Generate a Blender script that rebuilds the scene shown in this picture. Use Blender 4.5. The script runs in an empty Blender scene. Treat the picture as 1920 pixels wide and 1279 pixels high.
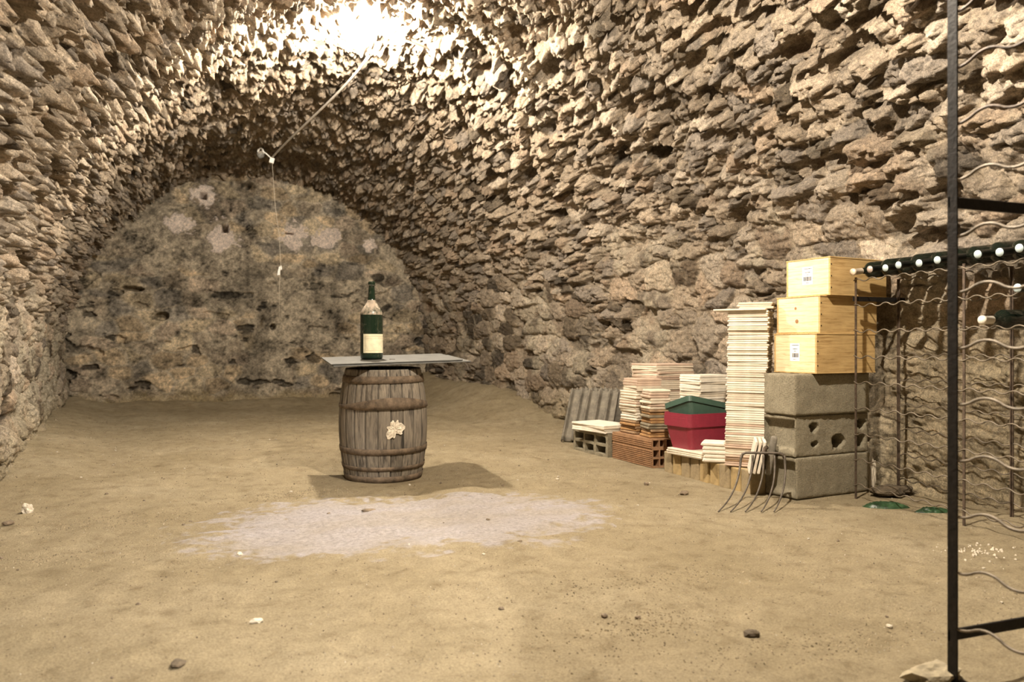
import bpy, bmesh, math, random
import numpy as np
from mathutils import Vector, Matrix

C = bpy.context.scene
COL = C.collection
PI = math.pi
rnd = random.Random(7)

# ------------------------------------------------------------------ camera, light, exposure
YAW = math.radians(20.55)
cam_d = bpy.data.cameras.new('camera')
cam = bpy.data.objects.new('camera', cam_d)
COL.objects.link(cam)
cam.location = (0, 0, 0.71)
cam.rotation_euler = (PI / 2, 0, -YAW)
cam_d.sensor_width = 36.0
cam_d.lens = 27.45
cam_d.shift_y = 0.0055
cam_d.clip_start = 0.05
cam_d.dof.use_dof = True
cam_d.dof.focus_distance = 3.9
cam_d.dof.aperture_fstop = 4.0
C.camera = cam

C.view_settings.view_transform = 'Standard'
C.view_settings.look = 'None'
C.view_settings.gamma = 1.0
C.view_settings.use_curve_mapping = False
C.view_settings.exposure = 0.30
C.cycles.diffuse_bounces = 3

world = bpy.data.worlds.new('cellar_air')
C.world = world
world.use_nodes = True
world.node_tree.nodes['Background'].inputs[0].default_value = (1.0, 0.86, 0.66, 1)
world.node_tree.nodes['Background'].inputs[1].default_value = 0.008

def lamp(name, loc, watts, color, radius=0.04, spot=None, target=None, blend=0.2):
    d = bpy.data.lights.new(name, 'SPOT' if spot else 'POINT')
    d.energy = watts
    d.color = color
    d.shadow_soft_size = radius
    o = bpy.data.objects.new(name, d)
    COL.objects.link(o)
    o.location = loc
    if spot:
        d.spot_size = spot
        d.spot_blend = blend
        v = Vector(target) - Vector(loc)
        o.rotation_euler = v.to_track_quat('-Z', 'Y').to_euler()
    return o

WARM = (1.0, 0.89, 0.735)
BULB_AT = (0.84, 5.05, 2.70)       # the lit bulb in view under the vault
BULB_STRENGTH = 4000.0
lamp('cellar_lamp_near', (1.25, 1.95, 2.34), 390, WARM, 0.03)
lamp('entrance_lamp', (0.40, -0.60, 2.1), 500, (1.0, 0.93, 0.84), 0.06, math.radians(48), (-0.75, 2.6, 0.0), 0.10)

# ------------------------------------------------------------------ small helpers
def tag(o, label=None, cat=None, group=None, kind=None):
    if cat and not kind: kind = 'thing'
    if label: o['label'] = label
    if cat: o['category'] = cat
    if group: o['group'] = group
    if kind: o['kind'] = kind
    return o

def empty(name, loc=(0, 0, 0), rz=0.0, rot=None):
    o = bpy.data.objects.new(name, None)
    o.empty_display_size = 0.05
    COL.objects.link(o)
    o.location = loc
    o.rotation_euler = rot if rot else (0, 0, rz)
    return o

def obj(name, me, mat=None, parent=None, loc=(0, 0, 0), rot=(0, 0, 0)):
    if isinstance(me, bmesh.types.BMesh):
        m = bpy.data.meshes.new(name)
        me.to_mesh(m)
        me.free()
        me = m
    if mat is not None and not me.materials:
        me.materials.append(mat)
    o = bpy.data.objects.new(name, me)
    COL.objects.link(o)
    o.location = loc
    o.rotation_euler = rot
    if parent is not None:
        o.parent = parent
    return o

def copy_tree(o, parent=None):
    c = o.copy()
    COL.objects.link(c)
    c.parent = parent
    for ch in list(o.children):
        copy_tree(ch, c)
    return c

def smooth(bm, on=True):
    for f in bm.faces:
        f.smooth = on
    return bm

def add_box(bm, size, centre=(0, 0, 0), bevel=0.0, seg=1, mat=None):
    r = bmesh.ops.create_cube(bm, size=1.0)
    vs = r['verts']
    for v in vs:
        v.co = Vector((v.co.x * size[0], v.co.y * size[1], v.co.z * size[2]))
    if bevel > 0:
        es = list({e for v in vs for e in v.link_edges})
        b = bmesh.ops.bevel(bm, geom=es, offset=bevel, segments=seg, affect='EDGES', profile=0.5)
        vs = list({v for f in b['faces'] for v in f.verts} | {v for v in vs if v.is_valid})
    M = Matrix.Translation(centre) if mat is None else Matrix.Translation(centre) @ mat
    for v in vs:
        v.co = M @ v.co
    return vs

def box(size, centre=(0, 0, 0), bevel=0.0, seg=1):
    bm = bmesh.new()
    add_box(bm, size, centre, bevel, seg)
    return bm

def tube(bm, pts, rad, sides=8, cap=True):
    pts = [Vector(p) for p in pts]
    n = len(pts)
    rads = rad if isinstance(rad, (list, tuple)) else [rad] * n
    up = Vector((0, 0, 1))
    rings = []
    prev = None
    for i, p in enumerate(pts):
        t = (pts[min(i + 1, n - 1)] - pts[max(i - 1, 0)]).normalized()
        if prev is None:
            a = up if abs(t.dot(up)) < 0.9 else Vector((1, 0, 0))
            u = t.cross(a).normalized()
        else:
            u = (prev - t * prev.dot(t)).normalized()
        prev = u
        w = t.cross(u)
        rings.append([bm.verts.new(p + (u * math.cos(k * 2 * PI / sides) + w * math.sin(k * 2 * PI / sides)) * rads[i]) for k in range(sides)])
    for a, b in zip(rings, rings[1:]):
        for k in range(sides):
            f = bm.faces.new((a[k], a[(k + 1) % sides], b[(k + 1) % sides], b[k]))
            f.smooth = True
    if cap:
        bm.faces.new(list(reversed(rings[0])))
        bm.faces.new(rings[-1])
    return bm

def lathe(bm, prof, n=48, closed_ends=True):
    rings = []
    for r, z in prof:
        if r < 1e-6:
            rings.append([bm.verts.new((0, 0, z))])
        else:
            rings.append([bm.verts.new((r * math.cos(2 * PI * k / n), r * math.sin(2 * PI * k / n), z)) for k in range(n)])
    for a, b in zip(rings, rings[1:]):
        for k in range(n):
            k2 = (k + 1) % n
            if len(a) == 1 and len(b) == 1:
                continue
            if len(a) == 1:
                f = bm.faces.new((a[0], b[k2], b[k]))
            elif len(b) == 1:
                f = bm.faces.new((a[k], a[k2], b[0]))
            else:
                f = bm.faces.new((a[k], a[k2], b[k2], b[k]))
            f.smooth = True
    return bm

def ordinal(n):
    w = ['topmost', 'second', 'third', 'fourth', 'fifth', 'sixth', 'seventh', 'eighth', 'ninth', 'tenth', 'eleventh', 'twelfth']
    if n <= len(w):
        return w[n - 1]
    s = 'th' if 10 <= n % 100 <= 20 else {1: 'st', 2: 'nd', 3: 'rd'}.get(n % 10, 'th')
    return '%d%s' % (n, s)

# ------------------------------------------------------------------ numpy noise
def _hash(ix, iy, iz, seed):
    h = (ix.astype(np.int64) * 374761393 + iy.astype(np.int64) * 668265263 + iz.astype(np.int64) * 2147483647 + seed * 974634777) & 0xffffffff
    h = ((h ^ (h >> 13)) * 1274126177) & 0xffffffff
    h = ((h ^ (h >> 16)) * 2246822519) & 0xffffffff
    return ((h ^ (h >> 15)) & 0xffffff).astype(np.float32) / np.float32(0xffffff)

def vnoise(x, y, z, seed=0):
    ix, iy, iz = np.floor(x), np.floor(y), np.floor(z)
    fx, fy, fz = x - ix, y - iy, z - iz
    fx, fy, fz = [f * f * f * (f * (f * 6 - 15) + 10) for f in (fx, fy, fz)]
    out = 0
    for a in (0, 1):
        wa = fx if a else 1 - fx
        for b in (0, 1):
            wb = fy if b else 1 - fy
            for c in (0, 1):
                wc = fz if c else 1 - fz
                out = out + wa * wb * wc * _hash(ix + a, iy + b, iz + c, seed)
    return out * 2 - 1

def fbm(x, y, z, seed=0, octv=4, gain=0.5, lac=2.03):
    s, a, t = 0, 1.0, 0
    for o in range(octv):
        s = s + a * vnoise(x, y, z, seed + o * 17)
        t += a
        a *= gain
        x, y, z = x * lac + 3.1, y * lac + 1.7, z * lac + 5.3
    return s / t

def ridged(x, y, z, seed=0, octv=3):
    s, a, t = 0, 1.0, 0
    for o in range(octv):
        s = s + a * (1 - np.abs(vnoise(x, y, z, seed + o * 29)) * 2)
        t += a
        a *= 0.5
        x, y, z = x * 2.1 + 1.3, y * 2.1 + 4.1, z * 2.1 + 2.2
    return s / t

def smoothstep(a, b, x):
    t = np.clip((x - a) / (b - a), 0, 1)
    return t * t * (3 - 2 * t)

def stones(p, q, sp, sq, seed, power=3.0, jit=0.38):
    """cells of rubble masonry: edge distance, per-cell random numbers, offset from the cell centre"""
    u, v = p / sp, q / sq
    row = np.floor(v)
    u = u + 0.5 * (np.mod(row, 2))
    iu, iv = np.floor(u), np.floor(v)
    f1 = np.full(u.shape, 9.0, np.float32)
    f2 = np.full(u.shape, 9.0, np.float32)
    cu = np.zeros(u.shape, np.float32)
    cv = np.zeros(u.shape, np.float32)
    du = np.zeros(u.shape, np.float32)
    dv = np.zeros(u.shape, np.float32)
    z0 = np.zeros_like(iu)
    base = p / sp
    for b in (-1, 0, 1):
        rr = iv + b
        sh = 0.5 * np.mod(rr, 2)
        ub = base + sh
        ib = np.floor(ub)
        for a in (-1, 0, 1):
            ci, cj = ib + a, rr
            px = ci + 0.5 + jit * 2 * (_hash(ci, cj, z0, seed) - 0.5)
            py = cj + 0.5 + jit * 2 * (_hash(ci, cj, z0, seed + 1) - 0.5)
            k = 0.75 + 0.5 * _hash(ci, cj, z0, seed + 2)
            ax = 0.75 + 0.5 * _hash(ci, cj, z0, seed + 3)
            x = (ub - px) * ax
            y = (v - py) / ax
            d = (np.abs(x) ** power + np.abs(y) ** power) ** (1 / power) * k
            near = d < f1
            f2 = np.where(near, f1, np.minimum(f2, d))
            f1 = np.where(near, d, f1)
            cu = np.where(near, ci, cu)
            cv = np.where(near, cj, cv)
            du = np.where(near, x, du)
            dv = np.where(near, y, dv)
    rr = [_hash(cu, cv, z0, seed + 10 + k) for k in range(6)]
    return f2 - f1, f1, rr, du, dv

def grid_mesh(name, P, colr=None):
    ny, nx = P.shape[:2]
    me = bpy.data.meshes.new(name)
    me.vertices.add(nx * ny)
    me.vertices.foreach_set('co', P.reshape(-1).astype(np.float32))
    j, i = np.meshgrid(np.arange(ny - 1), np.arange(nx - 1), indexing='ij')
    a = (j * nx + i).ravel()
    quads = np.stack([a, a + 1, a + nx + 1, a + nx], 1).astype(np.int32)
    nf = len(quads)
    me.loops.add(nf * 4)
    me.loops.foreach_set('vertex_index', quads.ravel())
    me.polygons.add(nf)
    me.polygons.foreach_set('loop_start', (np.arange(nf) * 4).astype(np.int32))
    me.polygons.foreach_set('use_smooth', np.ones(nf, bool))
    if colr is not None:
        at = me.color_attributes.new('tint', 'FLOAT_COLOR', 'POINT')
        c4 = np.ones((nx * ny, 4), np.float32)
        c4[:, :3] = colr.reshape(-1, 3)
        at.data.foreach_set('color', c4.ravel())
    me.update(calc_edges=True)
    me.validate()
    return me

# ------------------------------------------------------------------ materials
class NT:
    def __init__(s, name):
        s.m = bpy.data.materials.new(name)
        s.m.use_nodes = True
        s.t = s.m.node_tree
        s.b = s.t.nodes['Principled BSDF']
        s.co = s.t.nodes.new('ShaderNodeTexCoord')
    def n(s, kind, **kw):
        nd = s.t.nodes.new(kind)
        for k, v in kw.items():
            setattr(nd, k, v)
        return nd
    def l(s, a, b):
        s.t.links.new(a, b)
    def noise(s, scale, detail=4, rough=0.6, stretch=None, space='Object', dist=0.0):
        nd = s.n('ShaderNodeTexNoise')
        nd.inputs['Scale'].default_value = scale
        nd.inputs['Detail'].default_value = detail
        nd.inputs['Roughness'].default_value = rough
        nd.inputs['Distortion'].default_value = dist
        src = s.co.outputs[space]
        if stretch:
            mp = s.n('ShaderNodeMapping')
            mp.inputs['Scale'].default_value = stretch
            s.l(src, mp.inputs['Vector'])
            src = mp.outputs[0]
        s.l(src, nd.inputs['Vector'])
        return nd.outputs['Fac']
    def ramp(s, fac, stops):
        r = s.n('ShaderNodeValToRGB')
        el = r.color_ramp.elements
        while len(el) < len(stops):
            el.new(0.5)
        for e, (p, c) in zip(el, stops):
            e.position = p
            e.color = (*c, 1) if len(c) == 3 else c
        s.l(fac, r.inputs[0])
        return r.outputs[0]
    def mix(s, fac, a, b, mode='MIX'):
        m = s.n('ShaderNodeMix', data_type='RGBA', blend_type=mode)
        for sock, v in ((m.inputs[0], fac), (m.inputs[6], a), (m.inputs[7], b)):
            if isinstance(v, bpy.types.NodeSocket):
                s.l(v, sock)
            elif isinstance(v, (int, float)):
                sock.default_value = v
            else:
                sock.default_value = (*v, 1)
        return m.outputs[2]
    def color(s, c):
        if isinstance(c, bpy.types.NodeSocket):
            s.l(c, s.b.inputs['Base Color'])
        else:
            s.b.inputs['Base Color'].default_value = (*c, 1)
    def bump(s, h, strength=0.5, dist=0.01, prev=None):
        b = s.n('ShaderNodeBump')
        b.inputs['Strength'].default_value = strength
        b.inputs['Distance'].default_value = dist
        s.l(h, b.inputs['Height'])
        if prev is not None:
            s.l(prev, b.inputs['Normal'])
        return b.outputs[0]
    def normal(s, nsock):
        s.l(nsock, s.b.inputs['Normal'])
    def set(s, rough=0.8, metal=0.0, spec=None):
        s.b.inputs['Roughness'].default_value = rough
        s.b.inputs['Metallic'].default_value = metal
        if spec is not None:
            s.b.inputs['Specular IOR Level'].default_value = spec
        return s.m

def simple(name, c, rough=0.7, metal=0.0, var=0.25, scale=14, bump=0.15, bscale=90, spec=None, stretch=None):
    t = NT(name)
    f = t.noise(scale, 5, 0.65, stretch)
    lo = tuple(x * (1 - var) for x in c)
    hi = tuple(min(1, x * (1 + var)) for x in c)
    t.color(t.ramp(f, [(0.32, lo), (0.68, hi)]))
    if bump:
        t.normal(t.bump(t.noise(bscale, 4, 0.6, stretch), bump, 0.004))
    return t.set(rough, metal, spec)

def stone_material(name, fine=1.0, con=1.0):
    t = NT(name)
    at = t.n('ShaderNodeVertexColor', layer_name='tint')
    k = con
    f1 = t.ramp(t.noise(36, 8, 0.78), [(0.30, (1 - 0.62 * k,) * 3), (0.48, (1, 1, 1)), (0.68, (1 + 0.55 * k, 1 + 0.52 * k, 1 + 0.46 * k))])
    f2 = t.ramp(t.noise(150, 4, 0.75), [(0.32, (1 - 0.42 * k,) * 3), (0.66, (1 + 0.34 * k,) * 3)])
    c = t.mix(1.0, at.outputs['Color'], f1, 'MULTIPLY')
    c = t.mix(1.0, c, f2, 'MULTIPLY')
    t.color(c)
    b = t.bump(t.noise(34, 8, 0.78), 1.0 * fine, 0.034)
    b = t.bump(t.noise(130, 4, 0.75), 0.9 * fine, 0.009, b)
    t.normal(b)
    return t.set(0.95, 0, 0.15)

M_STONE = stone_material('rubble_stone')
M_BACK = stone_material('plastered_rubble', 0.75, 0.9)

def floor_material(name='sandy_earth', powder=False):
    t = NT(name)
    big = t.ramp(t.noise(1.6, 5, 0.6), [(0.30, (0.320, 0.258, 0.160)), (0.55, (0.385, 0.315, 0.205)), (0.75, (0.425, 0.355, 0.240))])
    mid = t.ramp(t.noise(11, 6, 0.68), [(0.28, (0.70, 0.67, 0.62)), (0.45, (1, 1, 1)), (0.66, (1.16, 1.16, 1.16))])
    fine = t.ramp(t.noise(170, 6, 0.8), [(0.30, (0.50, 0.48, 0.44)), (0.45, (0.98, 0.98, 0.98)), (0.68, (1.35, 1.35, 1.33))])
    spk = t.ramp(t.noise(48, 6, 0.75), [(0.30, (0.40, 0.37, 0.33)), (0.39, (1, 1, 1))])
    fine = t.mix(1.0, fine, spk, 'MULTIPLY')
    c = t.mix(1.0, big, mid, 'MULTIPLY')
    c = t.mix(1.0, c, fine, 'MULTIPLY')
    if powder:
        at = t.n('ShaderNodeVertexColor', layer_name='tint')
        pw = t.ramp(t.noise(60, 5, 0.7), [(0.3, (0.37, 0.335, 0.33)), (0.65, (0.62, 0.57, 0.565))])
        c = t.mix(at.outputs['Color'], c, pw)
    t.color(c)
    b = t.bump(t.noise(26, 8, 0.75), 0.9, 0.024)
    b = t.bump(t.noise(150, 5, 0.78), 1.0, 0.008, b)
    t.normal(b)
    return t.set(0.97, 0, 0.1)
M_FLOOR = floor_material()
M_POWDER = floor_material('pale_lime_powder', True)
M_PEBBLE = simple('brown_pebble', (0.16, 0.12, 0.08), 0.9, var=0.5, scale=30)
M_PALE_STONE = simple('pale_pebble', (0.48, 0.42, 0.33), 0.9, var=0.25, scale=30)
M_METAL_DARK = simple('dark_rack_steel', (0.014, 0.011, 0.009), 0.6, 0.5, var=0.5, scale=40, bump=0.3)
M_METAL_RUST = simple('brown_rack_steel', (0.085, 0.060, 0.042), 0.6, 0.4, var=0.5, scale=50, bump=0.3)
M_WIRE = simple('galvanised_wire', (0.15, 0.122, 0.088), 0.55, 0.4, var=0.35, scale=60, bump=0.2)
M_RUST = simple('rusted_hoop_iron', (0.120, 0.086, 0.056), 0.85, 0.15, var=0.55, scale=26, bump=0.5, bscale=120)
def concrete():
    t = NT('concrete_block')
    c = t.ramp(t.noise(14, 5, 0.65), [(0.32, (0.235, 0.205, 0.145)), (0.68, (0.325, 0.285, 0.205))])
    g = t.ramp(t.noise(130, 5, 0.8), [(0.30, (0.45, 0.45, 0.44)), (0.46, (1, 1, 1)), (0.7, (1.3, 1.3, 1.28))])
    t.color(t.mix(1.0, c, g, 'MULTIPLY'))
    t.normal(t.bump(t.noise(120, 6, 0.8), 1.0, 0.008))
    return t.set(0.95, 0, 0.1)
M_CONCRETE = concrete()
M_CLAY = simple('hollow_brick_clay', (0.28, 0.155, 0.078), 0.9, var=0.25, scale=24, bump=0.3, bscale=120)
M_RED = simple('maroon_plastic', (0.235, 0.022, 0.042), 0.45, var=0.10, scale=40, bump=0.25, bscale=300)
M_GREEN = simple('green_plastic', (0.045, 0.085, 0.062), 0.45, var=0.12, scale=40, bump=0.2, bscale=300)
M_ROOF = simple('grey_roof_tile', (0.145, 0.128, 0.100), 0.95, var=0.4, scale=16, bump=0.5, bscale=120)
M_WHITE = simple('white_plastic', (0.75, 0.72, 0.66), 0.5, var=0.08, bump=0)
M_CABLE = simple('grey_cable_sheath', (0.62, 0.57, 0.50), 0.55, var=0.1, bump=0)
M_PAPER = simple('white_paper_label', (0.80, 0.78, 0.74), 0.8, var=0.05, bump=0)
M_INK = simple('grey_print', (0.05, 0.05, 0.06), 0.8, var=0.2, bump=0)
M_SHEET = simple('dusty_grey_sheet', (0.095, 0.093, 0.084), 0.7, var=0.25, scale=9, bump=0.1)
M_PLASTER = simple('flaked_plaster', (0.62, 0.55, 0.44), 0.95, var=0.3, scale=70, bump=0.8)
M_BARE_GREEN = simple('crumpled_green_plastic', (0.022, 0.052, 0.022), 0.35, var=0.7, scale=26, bump=0.4)
M_CRUMB = simple('earth_crumb', (0.29, 0.235, 0.15), 0.95, var=0.45, scale=30, bump=0.6)
M_SANDSTONE = simple('sandy_stone', (0.28, 0.235, 0.155), 0.95, var=0.3, scale=30, bump=1.0, bscale=60)
M_DARK_DEBRIS = simple('dark_earth_clod', (0.085, 0.064, 0.040), 0.95, var=0.4, scale=40, bump=0.6)
M_TINE = simple('dull_fork_iron', (0.115, 0.095, 0.075), 0.6, 0.5, var=0.35, scale=50, bump=0.3)
TILE_PALE = [simple('pale_tile_%s' % n, c, 0.85, var=0.12, scale=20, bump=0.25) for n, c in
             (('cream', (0.60, 0.52, 0.41)), ('white', (0.66, 0.60, 0.50)), ('rose', (0.48, 0.355, 0.27)))]
TILE_BROWN = [simple('brown_tile_%s' % n, c, 0.9, var=0.28, scale=24, bump=0.35) for n, c in
              (('orange', (0.30, 0.165, 0.065)), ('grey', (0.20, 0.165, 0.11)), ('dull', (0.26, 0.165, 0.09)))]

def wood(name, c, dark, scale=6.0, axis=0, knots=True):
    t = NT(name)
    st = [1.0, 1.0, 1.0]
    st = tuple(1.2 if k == axis else 16.0 for k in range(3))
    g = t.noise(scale, 6, 0.65, st, dist=0.6)
    col = t.ramp(g, [(0.30, dark), (0.52, c), (0.75, tuple(min(1, x * 1.15) for x in c))])
    blot = t.ramp(t.noise(5, 4, 0.6), [(0.35, (0.88, 0.86, 0.82)), (0.65, (1.08, 1.07, 1.05))])
    t.color(t.mix(1.0, col, blot, 'MULTIPLY'))
    t.normal(t.bump(g, 0.25, 0.004))
    return t.set(0.65, 0, 0.3)
M_PINE_X = wood('pine_board_long', (0.50, 0.345, 0.155), (0.33, 0.205, 0.080), axis=0)
M_PINE_LIT = wood('pine_board_end_lit', (0.72, 0.59, 0.385), (0.56, 0.41, 0.22), axis=1)  # same pine, paler: brighter light on the crate ends put into the colour

def barrel_wood():
    t = NT('weathered_oak_stave')
    g = t.noise(7, 6, 0.7, (14, 14, 1.3), dist=0.4)
    col = t.ramp(g, [(0.25, (0.050, 0.044, 0.038)), (0.45, (0.150, 0.132, 0.110)), (0.75, (0.27, 0.235, 0.185))])
    st = t.ramp(t.noise(5, 3, 0.5, (9, 9, 0.9)), [(0.33, (0.22, 0.22, 0.24)), (0.44, (1, 1, 1))])
    at = t.n('ShaderNodeVertexColor', layer_name='tint')
    c = t.mix(0.8, col, st, 'MULTIPLY')
    t.color(t.mix(1.0, c, at.outputs['Color'], 'MULTIPLY'))
    b = t.bump(g, 0.5, 0.006)
    t.normal(t.bump(t.noise(90, 4, 0.7, (1, 1, 0.2)), 0.3, 0.003, b))
    return t.set(0.85, 0, 0.25)
M_STAVE = barrel_wood()

def dusty_glass(name, c, dust, lo, hi, scale):
    t = NT(name)
    f = t.ramp(t.noise(scale, 5, 0.65), [(lo, (0, 0, 0)), (hi, (1, 1, 1))])
    t.color(t.mix(f, c, dust))
    r = t.n('ShaderNodeMapRange')
    r.inputs[3].default_value = 0.07
    r.inputs[4].default_value = 0.8
    t.l(f, r.inputs[0])
    t.l(r.outputs[0], t.b.inputs['Roughness'])
    return t.m
M_BOTTLE = dusty_glass('dusty_green_glass', (0.006, 0.017, 0.009), (0.08, 0.08, 0.055), 0.56, 0.78, 22)
M_BOTTLE_DUST = dusty_glass('dust_on_glass_shoulder', (0.02, 0.04, 0.025), (0.42, 0.34, 0.26), 0.40, 0.58, 16)
M_BLACK_GLASS = dusty_glass('dark_wine_glass', (0.006, 0.009, 0.006), (0.06, 0.055, 0.04), 0.56, 0.82, 16)
M_CAPS = [simple('capsule_%s' % n, c, 0.35, 0.2, var=0.1, bump=0) for n, c in
          (('cream', (0.72, 0.60, 0.46)), ('grey', (0.42, 0.34, 0.30)), ('blue', (0.50, 0.60, 0.62)), ('black', (0.012, 0.014, 0.012)), ('white', (0.80, 0.74, 0.64)))]
M_WINE_LABEL = simple('old_wine_label', (0.72, 0.66, 0.47), 0.8, var=0.14, scale=40, bump=0)
M_LABEL_LINE = simple('faded_label_border', (0.50, 0.42, 0.24), 0.8, var=0.2, bump=0)
M_SCRAP = simple('white_scrap', (0.8, 0.78, 0.74), 0.7, var=0.05, bump=0)
M_THREAD = simple('pale_thread', (0.55, 0.48, 0.38), 0.8, var=0.1, bump=0)
M_CLEAR = NT('clear_bulb_glass')
M_CLEAR.b.inputs['Transmission Weight'].default_value = 0.9
M_CLEAR.color((0.95, 0.95, 0.93))
M_CLEAR = M_CLEAR.set(0.05)
def emit(name, c, s):
    t = NT(name)
    t.b.inputs['Emission Color'].default_value = (*c, 1)
    t.b.inputs['Emission Strength'].default_value = s
    t.color((1, 1, 1))
    return t.m
M_LIT = emit('lit_bulb', WARM, BULB_STRENGTH)

# ------------------------------------------------------------------ the cellar shell
ZS, BH, TOP = 0.72, 2.12, 2.84
def wall_x(y):
    return -1.05 - 0.11 * (y - 4.5), 3.14 + 0.06 * smoothstep(2.9, 4.2, np.asarray(y)) - 0.125 * np.maximum(0, y - 5.0)

def stone_field(s, y, z, X, side):
    """height (m) and colour of the masonry over the shell; s = arc length, side = -1 left .. 1 right"""
    # warp so that outlines are ragged
    o = z * 0
    wx = 0.05 * fbm(s * 4, y * 4, o + 1.5, 3, 3) + 0.022 * fbm(s * 16, y * 16, o, 5, 3)
    wy = 0.07 * fbm(s * 4, y * 4, o + 7.5, 9, 3) + 0.026 * fbm(s * 16, y * 16, o + 3, 6, 3)
    p, q = y + wy, s + wx
    eA, fA, rA, dxA, dyA = stones(p, q, 0.29, 0.160, 40, 3.5)          # large wall stones
    eB, fB, rB, dxB, dyB = stones(p, q, 0.200, 0.100, 70, 2.8)         # vault stones
    eC, fC, rC, dxC, dyC = stones(p, q, 0.150, 0.105, 90, 2.4)         # small rubble of the crown
    n1 = fbm(s * 9, y * 9, o, 21, 4)
    n2 = fbm(s * 30, y * 30, o, 31, 3)
    bil = lambda k, sd: np.abs(vnoise(s * k * 1.25, y * k * 0.85, o, sd))
    b1, b2, b3 = bil(9, 52), bil(19, 53), bil(42, 54)
    big = fbm(s * 1.1, y * 1.1, o, 61, 3)
    sel = fbm(s * 2.3, y * 2.3, o, 77, 2)
    def layer(e, f, r, dx, dy, amp, edge, tilt, holes):
        b = smoothstep(0.0, edge, e)
        dome = 1 - 0.55 * np.clip(f / 0.55, 0, 1.3) ** 2
        h = amp * b * (0.30 + 0.70 * r[0]) * dome + tilt * b * ((r[1] - 0.5) * dx + (r[2] - 0.2) * dy)
        return np.where(r[3] < holes, -amp * 0.75 * b, h)
    hA = layer(eA, fA, rA, dxA, dyA, 0.054, 0.13, 0.030, 0.08)
    hB = layer(eB, fB, rB, dxB, dyB, 0.095, 0.36, 0.035, 0.14)
    hC = layer(eC, fC, rC, dxC, dyC, 0.080, 0.42, 0.030, 0.26)
    hC = hC + 0.085 * (b1 - 0.3) + 0.060 * (b2 - 0.3)
    hB = hB + 0.030 * (b1 - 0.3) + 0.040 * (b2 - 0.3)
    hA = hA + 0.012 * (b1 - 0.3) + 0.016 * (b2 - 0.3)
    wR = smoothstep(0.9, 0.97, side) * (1 - smoothstep(0.55, 0.95, z + 0.25 * big)) * (1 - smoothstep(3.0, 3.6, y))
    crown = smoothstep(0.35, 0.85, np.abs(side))            # calmer overhead, wilder on the flanks
    hC = hC * (0.55 + 0.45 * crown)
    # weights: A on the lower right wall, B on the right flank, C over crown and left
    wA = smoothstep(0.35, 0.75, side) * (1 - smoothstep(1.30, 1.75, z + 0.25 * big))
    wA = wA * smoothstep(-0.30, -0.05, sel + 0.05)
    wL = smoothstep(0.80, 0.93, -side) * (1 - smoothstep(0.75, 1.25, z + 0.3 * big))   # rendered foot of the left wall
    wA = np.maximum(wA, wL)
    wC = 1 - smoothstep(0.15, 0.50, side + 0.45 * sel)
    wC = np.maximum(wC, 0.0) * (1 - wA)
    wB = np.clip(1 - wA - wC, 0, 1)
    h = wA * hA + wB * hB + wC * hC
    rough = 0.5 * wA + 0.9 * wB + 1.0 * wC
    n4 = fbm(s * 52, y * 52, o, 33, 2)
    pits = smoothstep(0.20, 0.38, fbm(s * 11, y * 9, o, 37, 3)) * (wC * (0.45 + 0.55 * crown) + 0.6 * wB)
    h = h - 0.075 * pits + 0.011 * n4 * (wB + wC)
    h = h * (1 - 0.65 * wR)
    rough = rough * (1 - 0.3 * wR)
    h = h + rough * (0.024 * n1 + 0.013 * n2 + 0.022 * (b3 - 0.3)) + 0.05 * big
    # colour per stone
    o = z * 0
    pal = np.array([(0.330, 0.265, 0.178), (0.385, 0.312, 0.212), (0.290, 0.238, 0.165), (0.270, 0.228, 0.168), (0.335, 0.258, 0.170), (0.43, 0.36, 0.255)], np.float32)
    def paint(r, e, dark, lo=0.80, sp=0.35):
        k = np.clip((r[4] * len(pal)).astype(int), 0, len(pal) - 1)
        c = pal[k] * (lo + sp * r[5])[..., None]
        c = np.where((r[2] < dark)[..., None], c * np.array((0.40, 0.395, 0.38), np.float32), c)
        m = smoothstep(0.02, 0.10, e)[..., None]
        mort = np.array((0.33, 0.268, 0.178), np.float32)
        return c * m + mort * (1 - m)
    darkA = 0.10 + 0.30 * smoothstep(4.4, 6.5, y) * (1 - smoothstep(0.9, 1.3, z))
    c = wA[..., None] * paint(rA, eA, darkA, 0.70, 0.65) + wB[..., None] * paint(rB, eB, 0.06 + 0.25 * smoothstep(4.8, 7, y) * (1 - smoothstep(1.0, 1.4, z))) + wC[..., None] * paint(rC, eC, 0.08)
    c = c * (1.16 + 0.26 * n1 + 0.15 * big)[..., None] * np.array((1.0, 1.0, 1.10), np.float32)
    # pale lime drips and yellowish earth on the lower right wall
    drip = smoothstep(0.22, 0.40, fbm(s * 2.2, y * 3.5, z * 0, 88, 4)) * wA
    c = c * (1 - 0.5 * drip[..., None]) + np.array((0.62, 0.54, 0.41), np.float32) * 0.5 * drip[..., None]
    run = smoothstep(-0.12, 0.22, fbm(s * 1.4, y * 8, o, 91, 4)) * wL
    c = c * (1 - 0.75 * run[..., None]) + np.array((0.46, 0.405, 0.305), np.float32) * 0.75 * run[..., None]
    low = (1 - smoothstep(0.05, 0.35, z + 0.12 * n1))
    c = c * (1 - 0.7 * low[..., None]) + np.array((0.42, 0.345, 0.22), np.float32) * 0.7 * low[..., None]
    c = c * (1 - 0.75 * wR[..., None]) + np.array((0.42, 0.345, 0.225), np.float32) * (0.75 * wR * (1 + 0.4 * n1))[..., None]
    return h.astype(np.float32), np.clip(c, 0.01, 1).astype(np.float32)

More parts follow.
